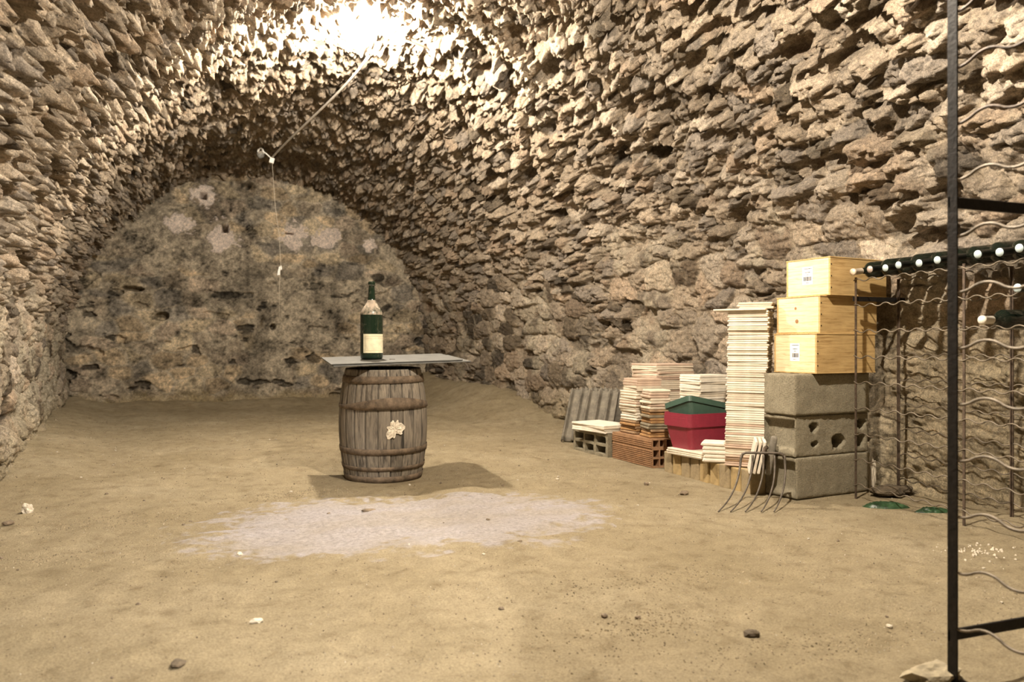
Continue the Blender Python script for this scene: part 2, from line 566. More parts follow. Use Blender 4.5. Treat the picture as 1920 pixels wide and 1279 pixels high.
def build_shell():
    # reference profile, from the foot of the left wall over the crown to the foot of the right wall
    R = 2.15
    th = np.linspace(PI, 0, 1500)
    ex, ez = R * np.cos(th), ZS + BH * np.sin(th)
    px = np.concatenate([[-R], ex, [R]])
    pz = np.concatenate([[-0.2], ez, [-0.2]])
    L = np.concatenate([[0], np.cumsum(np.hypot(np.diff(px), np.diff(pz)))])
    ns = 960
    S = np.linspace(0, L[-1], ns)
    X0, Z0 = np.interp(S, L, px), np.interp(S, L, pz)
    tx, tz = np.gradient(X0), np.gradient(Z0)
    ln = np.hypot(tx, tz)
    nx, nz = tz / ln, -tx / ln            # inward normal
    # y samples, finer near the camera
    ys = [-1.3]
    while ys[-1] < 10.25:
        y = ys[-1]
        ys.append(y + (0.05 if y < 0.9 else min(0.0072 + 0.0010 * (y - 0.9), 0.016)))
    ys = np.array(ys)
    Y, SS = np.meshgrid(ys, S, indexing='ij')
    Z = np.broadcast_to(Z0, Y.shape).astype(np.float64)
    side = np.broadcast_to(X0 / R, Y.shape)
    xl, xr = wall_x(Y)
    cx, rr = (xl + xr) / 2, (xr - xl) / 2
    X = cx + rr * side
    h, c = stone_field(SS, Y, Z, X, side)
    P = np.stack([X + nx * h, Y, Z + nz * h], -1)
    k1 = int(np.searchsorted(S, 0.2 + 1.35))
    k2 = int(np.searchsorted(S, L[-1] - 0.2 - 1.45))
    for name, a, b in (('wall_left', 0, k1 + 1), ('ceiling', k1, k2 + 1), ('wall_right', k2, ns)):
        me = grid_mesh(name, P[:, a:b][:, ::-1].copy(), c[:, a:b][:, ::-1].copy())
        o = obj(name, me, M_STONE)
        tag(o, kind='structure')

def build_back():
    xs = np.linspace(-2.0, 3.0, 520)
    zs = np.linspace(-0.2, 3.1, 350)
    Z, X = np.meshgrid(zs, xs, indexing='ij')
    O = X * 0
    wx = 0.05 * fbm(X * 4, Z * 4, O, 103, 3)
    wz = 0.04 * fbm(X * 4, Z * 4, O + 4, 104, 3)
    e, f, r, dx, dy = stones(X + wx, Z + wz, 0.30, 0.17, 140, 2.6)
    n0 = fbm(X * 1.2, Z * 1.2, O, 111, 3)
    n1 = fbm(X * 7, Z * 7, O, 112, 4)
    n2 = fbm(X * 22, Z * 26, O, 113, 3)
    n3 = fbm(X * 50, Z * 60, O, 114, 2)
    show = smoothstep(-0.05, 0.15, fbm(X * 1.7, Z * 2.2, O, 118, 3) + 0.35 * (r[3] - 0.5))  # where stones show through the render
    b = smoothstep(0, 0.2, e)
    h = 0.020 * show * b * r[0] + 0.014 * n1 + 0.006 * n2 + 0.03 * n0
    pit = smoothstep(0.27, 0.38, fbm(X * 3.6, Z * 7.5, O, 121, 5)) * (1 - smoothstep(1.35, 1.75, Z))
    h = h - 0.060 * pit
    col = np.zeros(X.shape + (3,), np.float32)
    plaster = np.array((0.340, 0.292, 0.222), np.float32)
    pal = np.array([(0.33, 0.275, 0.205), (0.38, 0.315, 0.220), (0.22, 0.195, 0.16), (0.41, 0.325, 0.22), (0.35, 0.285, 0.215)], np.float32)
    k = np.clip((r[4] * 5).astype(int), 0, 4)
    m = (show * b)[..., None]
    col = plaster * (1 - m) + pal[k] * (0.75 + 0.5 * r[5])[..., None] * m
    col = col * (1.12 + 0.35 * n0 + 0.75 * n1 + 0.75 * n2 + 0.45 * n3)[..., None]
    col = col * (1 - 0.72 * (pit * smoothstep(0.3, 0.6, r[2]))[..., None])
    stain = smoothstep(0.10, 0.35, fbm(X * 2.4, Z * 2.0, O, 131, 4))
    col = col * (1 - 0.35 * stain[..., None])
    # pinkish plaster repairs round old putlog holes, with the holes themselves
    for cx, cz, a, bb, hole in ((-0.19, 2.51, 0.17, 0.13, (0.01, -0.005, 0.035, 0.035)), (0.02, 2.02, 0.19, 0.20, (0.05, 0.11, 0.040, 0.050)),
                                (-0.45, 2.16, 0.17, 0.12, None), (0.86, 2.08, 0.22, 0.20, (-0.05, 0.03, 0.05, 0.012)), (1.24, 2.08, 0.20, 0.15, None), (1.80, 2.02, 0.10, 0.10, None)):
        d = np.hypot((X - cx) / a, (Z - cz) / bb) + 0.55 * n1 + 0.5 * n2
        w = (1 - smoothstep(0.72, 0.98, d))
        col = col * (1 - w[..., None]) + np.array((0.78, 0.67, 0.59), np.float32) * (0.95 + 0.25 * n2)[..., None] * w[..., None]
        h = h * (1 - 0.5 * w) + 0.008 * w
        if hole:
            hx, hz, ha, hb = hole
            d = np.maximum(np.abs(X - cx - hx) / ha, np.abs(Z - cz - hz) / hb) + 0.25 * n1
            w = 1 - smoothstep(0.8, 1.1, d)
            h = h - 0.40 * w
    for hx, hz, ha, hb in ((-0.95, 1.38, 0.13, 0.035), (-0.62, 1.06, 0.07, 0.05), (0.62, 0.95, 0.03, 0.04), (0.30, 2.66, 0.07, 0.06)):
        d = np.hypot((X - hx) / ha, (Z - hz) / hb) + 0.5 * n1
        w = 1 - smoothstep(0.7, 1.1, d)
        h = h - 0.22 * w
    # dark jutting stone high on the right
    d = np.hypot((X - 1.90) / 0.095, (Z - 1.60) / 0.058) + 0.3 * n1
    w = 1 - smoothstep(0.8, 1.0, d)
    h = h + 0.03 * w
    col = col * (1 - 0.75 * w[..., None])
    low = 1 - smoothstep(0.02, 0.22, Z + 0.1 * n1)
    col = col * (1 - 0.8 * low[..., None]) + np.array((0.38, 0.30, 0.17), np.float32) * 0.8 * low[..., None]
    P = np.stack([X, 10.0 - h + 0.03 * (X - 0.5), Z], -1)
    tag(obj('wall_back', grid_mesh('wall_back', P, np.clip(col, 0.008, 1)), M_BACK), kind='structure')
    # the end wall behind the camera
    xs = np.linspace(-2.3, 4.6, 90)
    zs = np.linspace(-0.2, 3.1, 60)
    Z, X = np.meshgrid(zs, xs, indexing='ij')
    hh = 0.04 * fbm(X * 4, Z * 4, X * 0, 150, 3)
    P = np.stack([X, -1.2 + hh, Z], -1)[:, ::-1].copy()
    cc = np.broadcast_to(np.array((0.30, 0.24, 0.16), np.float32), X.shape + (3,)).copy()
    tag(obj('wall_front', grid_mesh('wall_front', P, cc), M_STONE), kind='structure')

def floor_z(x, y):
    x, y = np.asarray(x, np.float64), np.asarray(y, np.float64)
    o = x * 0
    calm = np.maximum(smoothstep(1.9, 2.2, x) * smoothstep(2.3, 2.6, y) * (1 - smoothstep(5.6, 6.2, y)), 1 - smoothstep(0.25, 0.45, np.hypot(x - 0.85, y - 4.26)))
    calm = np.maximum(calm, 1 - smoothstep(0.1, 0.3, np.hypot(x - 1.45, y - 1.22)))
    h = 0.022 * fbm(x * 1.3, y * 1.3, o, 200, 3) + 0.012 * fbm(x * 4.5, y * 4.5, o, 210, 3) + 0.006 * ridged(x * 3.2, y * 5.5, o, 220, 2) + 0.008 * fbm(x * 12, y * 14, o, 225, 3)
    h = h * (1 - 0.85 * calm) - 0.004 * calm
    xl, xr = wall_x(y)
    # earth banked against the walls
    h = h + 0.16 * (1 - smoothstep(0, 0.55, x - xl)) * smoothstep(4.0, 6.0, y) * 0.6
    h = h + 0.30 * (1 - smoothstep(0.0, 0.85, xr - x + 0.10 * fbm(x * 2, y * 2, o, 230, 2))) * smoothstep(6.2, 8.2, y)
    h = h + 0.07 * (1 - smoothstep(0.0, 0.6, 9.95 - y))
    # a low hump to the right of the barrel
    h = h + 0.05 * np.exp(-(((x - 1.30) / 0.28) ** 2 + ((y - 4.55) / 0.22) ** 2))
    return h

def build_floor():
    ys = [-1.25]
    while ys[-1] < 10.3:
        y = ys[-1]
        ys.append(y + (0.03 if y < 0.8 else min(0.008 + 0.003 * (y - 0.8), 0.03)))
    ys = np.array(ys)
    xs = np.arange(-2.2, 4.3, 0.0125)
    Y, X = np.meshgrid(ys, xs, indexing='ij')
    P = np.stack([X, Y, floor_z(X, Y)], -1)
    tag(obj('floor', grid_mesh('floor', P), M_FLOOR), kind='structure')
    # spilt powder: thin heap whose ragged rim dives under the earth
    xs = np.arange(-0.25, 1.75, 0.0075)
    ys = np.arange(2.45, 4.0, 0.0075)
    Y, X = np.meshgrid(ys, xs, indexing='ij')
    ca, sa = math.cos(-0.12), math.sin(-0.12)
    u = ((X - 0.67) * ca + (Y - 3.17) * sa) / 0.78
    v = (-(X - 0.67) * sa + (Y - 3.17) * ca) / 0.53
    o = X * 0
    d = 1 - np.hypot(u, v) + 0.30 * fbm(X * 2.8, Y * 3.5, o, 300, 4)
    n = fbm(X * 34, Y * 34, o, 310, 3)
    w = smoothstep(-0.16, 0.16, d + 0.30 * n + 0.25 * fbm(X * 9, Y * 14, o, 305, 3))
    w = w * (0.80 + 0.35 * fbm(X * 5, Y * 8, o, 307, 3))
    h = -0.012 + 0.0155 * smoothstep(-0.40, -0.10, d) + 0.003 * n * np.clip(d * 3, 0, 1)
    P = np.stack([X, Y, floor_z(X, Y) + h], -1)
    c = np.repeat(np.clip(w, 0, 1)[..., None], 3, -1).astype(np.float32)
    t = obj('powder_patch', grid_mesh('powder_patch', P, c), M_POWDER)
    tag(t, 'pale pinkish white powder spilt in a wide patch in front of the barrel', 'powder', kind='stuff')

build_shell()
build_back()
build_floor()

def fz(x, y):
    return float(floor_z(np.array([x]), np.array([y]))[0])

# ------------------------------------------------------------------ barrel, sheets, bottle
def barrel_r(z):
    """stave radius by height, 0..0.60"""
    t = (z - 0.30) / 0.30
    return 0.238 - 0.036 * t * t

def build_barrel():
    root = empty('barrel', (0.845, 4.262, -0.006), 0.4)
    tag(root, 'small weathered grey oak barrel with rusty hoops standing on the sandy floor', 'barrel')
    n_st, per = 22, 10
    n = n_st * per
    nz = 60
    me_v, cols = [], []
    sr = random.Random(3)
    tint = [0.75 + 0.5 * sr.random() for _ in range(n_st)]
    off = [(sr.random() - 0.5) * 0.004 for _ in range(n_st)]
    bm = bmesh.new()
    lay = bm.verts.layers.float_color.new('tint')
    rings = []
    for j in range(nz + 1):
        z = 0.60 * j / nz
        ring = []
        for k in range(n):
            s = k // per
            g = (k % per) / per
            groove = 0.0035 if k % per == 0 else 0
            r = barrel_r(z) + off[s] - groove
            a = 2 * PI * k / n
            v = bm.verts.new((r * math.cos(a), r * math.sin(a), z))
            c = tint[s] * (0.35 if k % per == 0 else 1)
            v[lay] = (c, c * 0.97, c * 0.93, 1)
            ring.append(v)
        rings.append(ring)
    # chime and head
    for dr, z in ((-0.018, 0.60), (-0.022, 0.57)):
        ring = []
        for k in range(n):
            a = 2 * PI * k / n
            r = barrel_r(0.6) + dr
            v = bm.verts.new((r * math.cos(a), r * math.sin(a), z))
            v[lay] = (0.6, 0.58, 0.55, 1)
            ring.append(v)
        rings.append(ring)
    for a, b in zip(rings, rings[1:]):
        for k in range(n):
            f = bm.faces.new((a[k], a[(k + 1) % n], b[(k + 1) % n], b[k]))
            f.smooth = True
    bm.faces.new(list(reversed(rings[0])))
    obj('staves', bm, M_STAVE, root)
    head = bmesh.new()
    lay = head.verts.layers.float_color.new('tint')
    lathe(head, [(0, 0.578), (0.181, 0.578), (0.181, 0.566), (0, 0.566)], 48)
    for v in head.verts: v[lay] = (0.7, 0.68, 0.65, 1)
    obj('barrel_head', head, M_STAVE, root)
    def hoop(z0, z1, thick=0.0022, bulge=None):
        b = bmesh.new()
        m = 120
        rr = []
        for k in range(m):
            a = 2 * PI * k / m
            lo, hi = z0, z1
            out = 0
            if bulge:
                w = max(0.0, math.cos(a - bulge[0])) ** 2
                hi += bulge[1] * w
                lo += bulge[2] * w
                out = 0.006 * w
            lo += 0.0015 * math.sin(a * 3)
            q = []
            for z, e in ((lo, 0.0005), (lo, thick), ((lo + hi) / 2, thick + 0.001), (hi, thick), (hi, 0.0005)):
                r = barrel_r(z) + e + 0.0025 + (out if e > 0.001 else 0)
                q.append(b.verts.new((r * math.cos(a), r * math.sin(a), z)))
            rr.append(q)
        for k in range(m):
            p, q = rr[k], rr[(k + 1) % m]
            for i in range(4):
                b.faces.new((p[i], q[i], q[i + 1], p[i + 1])).smooth = True
        return obj('hoop', b, M_RUST, root)
    front = -1.92
    hoop(0.528, 0.566)
    hoop(0.392, 0.412, bulge=(front, 0.044, 0.002))
    hoop(0.156, 0.188)
    hoop(0.070, 0.092)
    hoop(0.004, 0.040)
    # flaked plaster scab on the staves
    b = bmesh.new()
    a0, z0 = front, 0.292
    sr = random.Random(11)
    n = 40
    rings = []
    for ri, fr in enumerate((1.0, 0.93, 0.75, 0.5, 0.25)):
        ring = []
        for k in range(n):
            t = 2 * PI * k / n
            rad = 0.040 * (1 + 0.28 * math.sin(2 * t + 0.8) + 0.18 * math.sin(3 * t + 2) + 0.12 * math.sin(7 * t) + 0.10 * math.sin(11 * t + 1))
            da = rad * fr * math.cos(t) / 0.24
            dz = rad * fr * math.sin(t) * 1.25
            zz = z0 + dz
            h = -0.001 if ri == 0 else 0.004 + 0.005 * sr.random()
            r = barrel_r(zz) + h
            ring.append(b.verts.new((r * math.cos(a0 + da), r * math.sin(a0 + da), zz)))
        rings.append(ring)
    for p, q in zip(rings, rings[1:]):
        for k in range(n):
            b.faces.new((p[k], p[(k + 1) % n], q[(k + 1) % n], q[k]))
    b.faces.new(rings[-1])
    tag(obj('plaster_scab', b, M_PLASTER, root), 'white flaked plaster scab')
    root.rotation_euler = (math.radians(1.2), math.radians(-1.0), 0.4)
    return root
build_barrel()

def cam_pt(depth, lat, z):
    s, c = math.sin(YAW), math.cos(YAW)
    return Vector((s * depth + c * lat, c * depth - s * lat, z))

def sheet_from(name, o, ex, ey, w, d, t, mat, label):
    """flat sheet with a corner at o, edges along ex and ey"""
    ex, ey = ex.normalized(), ey.normalized()
    ez = ex.cross(ey).normalized()
    ey = ez.cross(ex).normalized()
    b = box((w, d, t), (w / 2, d / 2, t / 2), 0.0012, 1)
    ob = obj(name, b, mat)
    M = Matrix((ex, ey, ez)).transposed().to_4x4()
    M.translation = o
    ob.matrix_world = M
    tag(ob, label, 'sheet', 'grey sheets laid on the barrel')
    return M
FLc = cam_pt(3.98, -0.910, 0.610)
Rc = cam_pt(4.22, -0.216, 0.631)
Lc = cam_pt(4.40, -1.180, 0.634)
M1 = sheet_from('flat_sheet', FLc - Vector((0, 0, 0.004)), Rc - FLc, Lc - FLc, 0.73, 0.50, 0.006, M_SHEET, 'lower grey flat sheet lying on the barrel under the other sheet')
M2 = sheet_from('flat_sheet', FLc + Vector((-0.012, 0.012, 0.0052)), Rc - FLc, Lc - FLc, 0.70, 0.50, 0.006, M_SHEET, 'upper dusty grey flat sheet on the barrel carrying the green bottle')

def on_sheet(x, y):
    return M2 @ Vector((x, y, 0.0062))

def bottle_profile(h, r, nr, body=0.58, shoulder=0.80):
    """(radius, z) outline of a sparkling wine bottle"""
    p = [(0, 0.012 * h), (r * 0.5, 0.010 * h), (r * 0.86, 0), (r * 0.97, 0.010 * h), (r, 0.03 * h), (r, body * h)]
    for k in range(1, 9):
        t = k / 8
        s = t * t * (3 - 2 * t)
        p.append((r + (nr * 1.25 - r) * s, (body + (shoulder - body) * t) * h))
    p += [(nr * 1.12, 0.88 * h), (nr, 0.955 * h), (nr * 1.22, 0.960 * h), (nr * 1.22, 0.985 * h), (nr * 1.05, h), (0, h)]
    return p

def build_champagne():
    base = on_sheet(0.245, 0.235)
    root = empty('champagne_bottle', base, 0.2)
    root.rotation_euler = (0, 0, 0.2)
    tag(root, 'large dusty green champagne bottle with cream label standing on the barrel top', 'bottle')
    H, r, nr = 0.425, 0.061, 0.0160
    prof = bottle_profile(H, r, nr, 0.57, 0.79)
    bm = bmesh.new()
    lathe(bm, prof, 56)
    body = obj('glass_body', bm, M_BOTTLE, root)
    me = body.data
    me.materials.append(M_BOTTLE_DUST)
    for f in me.polygons:
        if 0.58 * H < f.center.z < 0.77 * H:
            f.material_index = 1
    b = bmesh.new()
    a_mid = -PI / 2 - 0.2 + math.radians(10)
    def curved(bm, a0, a1, z0, z1, rr):
        m = 26
        prev = None
        for k in range(m + 1):
            a = a0 + (a1 - a0) * k / m
            q = [bm.verts.new((rr * math.cos(a), rr * math.sin(a), z)) for z in (z0, z1)]
            if prev:
                bm.faces.new((prev[0], q[0], q[1], prev[1])).smooth = True
            prev = q
    curved(b, a_mid - 1.15, a_mid + 1.35, 0.034, 0.137, r + 0.0008)
    lab = tag(obj('wine_label', b, M_WINE_LABEL, root), 'cream paper label')
    b = bmesh.new()
    for z0, z1 in ((0.046, 0.0475), (0.124, 0.1255), (0.112, 0.113)):
        curved(b, a_mid - 0.9, a_mid + 1.1, z0, z1, r + 0.0012)
    for a in (a_mid - 0.9, a_mid + 1.08):
        curved(b, a, a + 0.02, 0.046, 0.1255, r + 0.0012)
    obj('label_border', b, M_LABEL_LINE, lab)
    b = bmesh.new()
    tube(b, [(0.0190 * math.cos(t * PI / 8), 0.0190 * math.sin(t * PI / 8), 0.405) for t in range(17)], 0.0022, 6, False)
    obj('glass_lip', b, M_BOTTLE_DUST, root)
build_champagne()
p = on_sheet(0.345, 0.16)
b = bmesh.new()
tube(b, [(0.014 * math.cos(t * PI / 8), 0.010 * math.sin(t * PI / 8), 0.0015) for t in range(17)], 0.0014, 6, False)
tag(obj('wire_ring', b, M_METAL_RUST, None, p), 'tiny wire ring lying on the grey sheet right of the bottle', 'ring')

# ------------------------------------------------------------------ concrete blocks and crates
WALL_ROT = math.radians(6.5)
EX = Vector((math.cos(WALL_ROT), math.sin(WALL_ROT), 0))       # out from the room into the wall
EY = Vector((-math.sin(WALL_ROT), math.cos(WALL_ROT), 0))      # along the wall, away from the camera
CORNER = Vector((2.506, 2.925, 0))
def wf(a, b, z=0.0, o=CORNER):
    return o + EX * a + EY * b + Vector((0, 0, z))

def dense_box(w, d, h, res, push):
    """box from 0..w, 0..d, 0..h with a fine skin moved by push(co, normal) -> vector"""
    bm = bmesh.new()
    def face(o, u, v, nu, nv):
        g = [[bm.verts.new(o + u * (i / nu) + v * (j / nv)) for i in range(nu + 1)] for j in range(nv + 1)]
        for j in range(nv):
            for i in range(nu):
                bm.faces.new((g[j][i], g[j][i + 1], g[j + 1][i + 1], g[j + 1][i]))
    X, Y, Z = Vector((w, 0, 0)), Vector((0, d, 0)), Vector((0, 0, h))
    a, b, c = max(2, int(w / res)), max(2, int(d / res)), max(2, int(h / res))
    O = Vector((0, 0, 0))
    face(O, X, Z, a, c)
    face(O + Y + X, -X, Z, a, c)
    face(O + Y, -Y, Z, b, c)
    face(O + X, Y, Z, b, c)
    face(O + Z, X, Y, a, b)
    face(O + Y, X, -Y, a, b)
    bmesh.ops.remove_doubles(bm, verts=bm.verts, dist=1e-5)
    bm.normal_update()
    for v in bm.verts:
        v['n'] if False else None
    mv = [(v, push(v.co.copy(), v.normal.copy())) for v in bm.verts]
    for v, dlt in mv:
        v.co += dlt
    return smooth(bm)

from mathutils import noise as mnoise
def block_push(kind, seed, w, d, h):
    holes = [(0.120, 0.135, 0.026, 0.022), (0.128, 0.058, 0.022, 0.012), (0.285, 0.062, 0.046, 0.034), (0.445, 0.140, 0.034, 0.026), (0.440, 0.058, 0.036, 0.032)]
    def push(co, n):
        dlt = n * (0.0018 * mnoise.noise(co * 60 + Vector((seed, 0, 0))) + 0.002 * mnoise.noise(co * 14 + Vector((seed, 3, 0))))
        # worn edges
        ed = sorted((min(co.x, w - co.x), min(co.y, d - co.y), min(co.z, h - co.z)))[1]
        if ed < 0.008:
            dlt -= n * 0.005 * (1 - ed / 0.008) * (0.8 + 0.6 * mnoise.noise(co * 30 + Vector((seed, 9, 0))))
        if kind == 'holes' and co.y < 1e-4:
            for hx, hz, ax, az in holes:
                q = math.hypot((co.x - hx) / ax, (co.z - hz) / az) + 0.35 * mnoise.noise(co * 45 + Vector((seed, 1, 7)))
                if q < 1.0:
                    dlt = Vector((0, 0.165 * min(1, (1.0 - q) * 6), 0))
        if kind != 'plain' and co.x < 1e-4 and 0.012 < co.y < d - 0.004:
            t = co.z
            m = max(0.0, min(1.0, (t - 0.020) / 0.02)) * max(0.0, min(1.0, (h - 0.022 - t) / 0.008))
            dlt = dlt + Vector((0.030 * m, 0, 0))
        return dlt
    return push
BH_ = 0.195
for i, (kind, lab, a, bb, rz) in enumerate((('groove', 'concrete block at the foot of the stack carrying the crates, with grooved end', 0.0, 0.0, 0.0),
                                       ('holes', 'concrete block with five broken holes, in the middle of the block stack', -0.004, 0.004, 0.006),
                                       ('plain', 'solid concrete block on top of the block stack, directly under the wooden crates', -0.016, -0.006, -0.01))):
    bm = dense_box(0.50, 0.20, BH_ - 0.001, 0.0085 if kind != 'holes' else 0.006, block_push(kind, i * 5.0, 0.50, 0.20, BH_))
    o = obj('concrete_block', bm, M_CONCRETE, None, wf(a, bb, i * BH_ - 0.002), (0, 0, WALL_ROT + rz))
    tag(o, lab, 'block', 'stacked concrete blocks under the crates')

def build_crate(at, rz, w, d, h, label, knots, with_label, band):
    """pine wine crate: w into the wall, d along it, origin at the near front bottom corner"""
    root = empty('wine_crate', at, rz)
    tag(root, label, 'crate', 'pine wine crates on the concrete blocks')
    t = 0.010
    e = 0.0006
    obj('side_panel', box((w, t, h - 0.012), (w / 2, t / 2, h / 2), 0.001), M_PINE_X, root)
    obj('side_panel', box((w, t, h - 0.012), (w / 2, d - t / 2, h / 2), 0.001), M_PINE_X, root)
    endm = [obj('end_panel', box((t * 1.3, d - 2 * t - e, h - 0.012), (x, d / 2, h / 2), 0.001), M_PINE_LIT, root) for x in (t * 0.65, w - t * 0.65)]
    # the camera-facing end grain of the end board runs to the corner
    obj('lid', box((w + 0.004, d + 0.004, 0.006), (w / 2, d / 2, h - 0.003), 0.0012), M_PINE_X, root)
    obj('bottom_board', box((w + 0.004, d + 0.004, 0.006), (w / 2, d / 2, 0.003), 0.0012), M_PINE_X, root)
    for z in (0.2, 0.5, 0.8):
        obj('nail', box((0.006, 0.002, 0.006), (0.007, -0.0006, z * h), 0.0008), M_METAL_DARK, root)
    if knots:
        for yy, zz, rr in ((0.55 * d, 0.68 * h, 0.007), (0.52 * d, 0.33 * h, 0.010)):
            bm = bmesh.new()
            bmesh.ops.create_circle(bm, cap_ends=True, segments=16, radius=rr, matrix=Matrix.Translation((-0.0008, yy, zz)) @ Matrix.Rotation(-PI / 2, 4, 'Y'))
            for f in bm.faces:
                f.normal_flip() if f.normal.x > 0 else None
            tag(obj('knot', bm, M_KNOT, root), 'dark brown wood knot')
    if with_label:
        y0, z0, lw, lh = with_label
        lab = obj('shipping_label', box((0.0008, lw, lh), (-0.0006, y0, z0), 0), M_PAPER, root)
        tag(lab, 'white printed paper label')
        bm = bmesh.new()
        yy = -lw * 0.34
        sr = random.Random(5)
        while yy < lw * 0.34:
            bw = sr.choice((0.0018, 0.0030, 0.0042))
            add_box(bm, (0.0004, bw, lh * 0.24), (-0.0013, y0 + yy, z0 - lh * 0.17))
            yy += bw + sr.choice((0.0012, 0.0022))
        obj('barcode', bm, M_INK, lab)
        for zz, ww, th in ((0.40, 0.72, 0.004), (0.19, 0.5, 0.004), (0.06, 0.22, 0.004), (-0.40, 0.34, 0.0025)):
            bm = bmesh.new()
            yy = -lw * ww / 2
            while yy < lw * ww / 2:
                bw = sr.choice((0.002, 0.003, 0.004))
                add_box(bm, (0.0004, bw, th), (-0.0013, y0 + yy, z0 + lh * zz))
                yy += bw + 0.0014
            obj('printed_line', bm, M_INK, lab)
    return root
M_KNOT = simple('wood_knot', (0.30, 0.15, 0.06), 0.7, var=0.3, scale=60, bump=0)
CZ = 3 * BH_ - 0.002
build_crate(wf(0.093, -0.032, CZ), WALL_ROT, 0.40, 0.262, 0.190, 'lowest pine wine crate on the concrete blocks, with a white barcode label', False, (0.130, 0.100, 0.058, 0.084), True)
build_crate(wf(0.118, -0.030, CZ + 0.190), WALL_ROT + 0.02, 0.40, 0.262, 0.178, 'middle pine wine crate of three, with two knots and no paper label', True, None, False)
build_crate(wf(0.160, -0.052, CZ + 0.368), WALL_ROT + 0.02, 0.40, 0.262, 0.182, 'topmost pine wine crate with a white barcode label, above two others', False, (0.132, 0.100, 0.060, 0.085), False)

# ------------------------------------------------------------------ brick row, slabs, tile stacks
def tile_mesh(w, d, t, seed, bev=0.0026):
    bm = box((w, d, t), (0, 0, t / 2), min(bev, t * 0.3), 1)
    sr = random.Random(seed)
    for v in bm.verts:
        v.co.x += (sr.random() - 0.5) * 0.003
        v.co.y += (sr.random() - 0.5) * 0.003
    me = bpy.data.meshes.new('tile')
    bm.to_mesh(me)
    bm.free()
    return me

def tile_stack(name, at, rz, w, d, t, n, mats, lab, group, jit=0.006, jr=0.04, lean=(0, 0), cat='tile', bev=0.0028, seed=1, shapes=None):
    """n loose tiles lying on each other; every tile is an object of its own"""
    sr = random.Random(seed)
    cache = {}
    z = at[2]
    for i in range(n):
        up = n - i                                   # counted from the top
        mat = mats(i, n, sr) if callable(mats) else sr.choice(mats)
        ww, dd, tt = (w, d, t) if not shapes or i not in shapes else shapes[i]
        key = (mat.name, sr.randrange(2), ww, dd, tt)
        x = at[0] + lean[0] * i / max(1, n - 1) + (sr.random() - 0.5) * 2 * jit
        y = at[1] + lean[1] * i / max(1, n - 1) + (sr.random() - 0.5) * 2 * jit
        rot = (0, 0, rz + (sr.random() - 0.5) * 2 * jr)
        if key not in cache:
            me = tile_mesh(ww, dd, tt, len(cache) + seed * 10, bev)
            o = obj(name, me, mat, None, (x, y, z), rot)
            cache[key] = o
        else:
            o = cache[key].copy()
            COL.objects.link(o)
            o.location = (x, y, z)
            o.rotation_euler = rot
        tag(o, lab % ordinal(up), cat, group)
        z += tt + 0.0003
    return z

# row of upright bricks that carries the tiles and the planter
brick_cols = [TILE_BROWN[0], TILE_BROWN[1], TILE_BROWN[2], simple('grey_brown_brick', (0.29, 0.225, 0.130), 0.95, var=0.25, scale=20, bump=0.5), simple('yellow_brown_brick', (0.36, 0.26, 0.12), 0.95, var=0.3, scale=16, bump=0.5)]
BT = 0.112
sr = random.Random(21)
order = (3, 4, 3, 3, 4, 4, 3, 4, 3)
for i in range(9):
    y = 3.845 - i * 0.0855
    hh = BT - 0.004 * (i % 2)
    bm = box((0.300, 0.080 - 0.004 * (i % 3), hh + 0.01), (0.150, 0, hh / 2 - 0.005), 0.006, 2)
    for v in bm.verts:
        v.co += Vector((mnoise.noise(v.co * 30 + Vector((i, 0, 0))), mnoise.noise(v.co * 30 + Vector((0, i, 0))), 0)) * 0.002
    o = obj('brick', bm, brick_cols[order[i]], None, (2.385 + 0.003 * (i % 2) + (i * 0.002), y, 0), (0, 0, sr.uniform(-0.03, 0.03)))
    tag(o, '%s brown brick from the far end of the row under the maroon planter' % ['first', 'second', 'third', 'fourth', 'fifth', 'sixth', 'seventh', 'eighth', 'ninth'][i], 'brick', 'bricks on edge in a row')
# pale slabs under the planter
tile_stack('stone_slab', (2.505, 3.665, BT + 0.0005), WALL_ROT, 0.27, 0.30, 0.011, 3, [TILE_PALE[0], TILE_PALE[1]], 'pale cream slab, %s of three lying under the maroon planter', 'pale slabs under the planter', 0.006, 0.03, seed=4)

# tall stack
def tall_mats(i, n, sr):
    if i < 3: return TILE_BROWN[2] if sr.random() < 0.3 else TILE_PALE[2]
    if i < 22: return sr.choice((TILE_PALE[2], TILE_PALE[0], TILE_PALE[0], TILE_PALE[1]))
    return sr.choice((TILE_PALE[0], TILE_PALE[1], TILE_PALE[1]))
ROT_TALL = math.radians(-47)
ztop = tile_stack('floor_tile', (2.505, 3.285, BT + 0.0005), ROT_TALL, 0.195, 0.175, 0.0108, 70, tall_mats, 'thin pale floor tile, %s of the tall stack left of the wooden crates', 'tiles in the tall stack', 0.0045, 0.03, (0.028, 0.008), seed=6)
tile_stack('floor_tile', (2.488, 3.305, ztop), ROT_TALL, 0.255, 0.175, 0.0095, 1, [TILE_PALE[0]], 'wide pale tile jutting left, %s above the tall stack of thin tiles', 'wide tiles capping the tall stack', 0, 0.0, seed=6)
tile_stack('floor_tile', (2.555, 3.275, ztop + 0.0099), ROT_TALL + 0.05, 0.165, 0.16, 0.0105, 3, [TILE_PALE[0], TILE_PALE[1]], 'pale tile set back right, %s of three crowning the tall stack', 'small tiles crowning the tall stack', 0.004, 0.02, seed=8)
# short stack of thick rounded tiles
tile_stack('thick_tile', (2.425, 3.445, BT + 0.0005), ROT_TALL + 0.15, 0.120, 0.13, 0.0205, 5, [TILE_PALE[1]], 'thick rounded cream tile, %s of five beside the tall stack foot', 'thick tiles in the short stack', 0.006, 0.05, bev=0.006, seed=3)

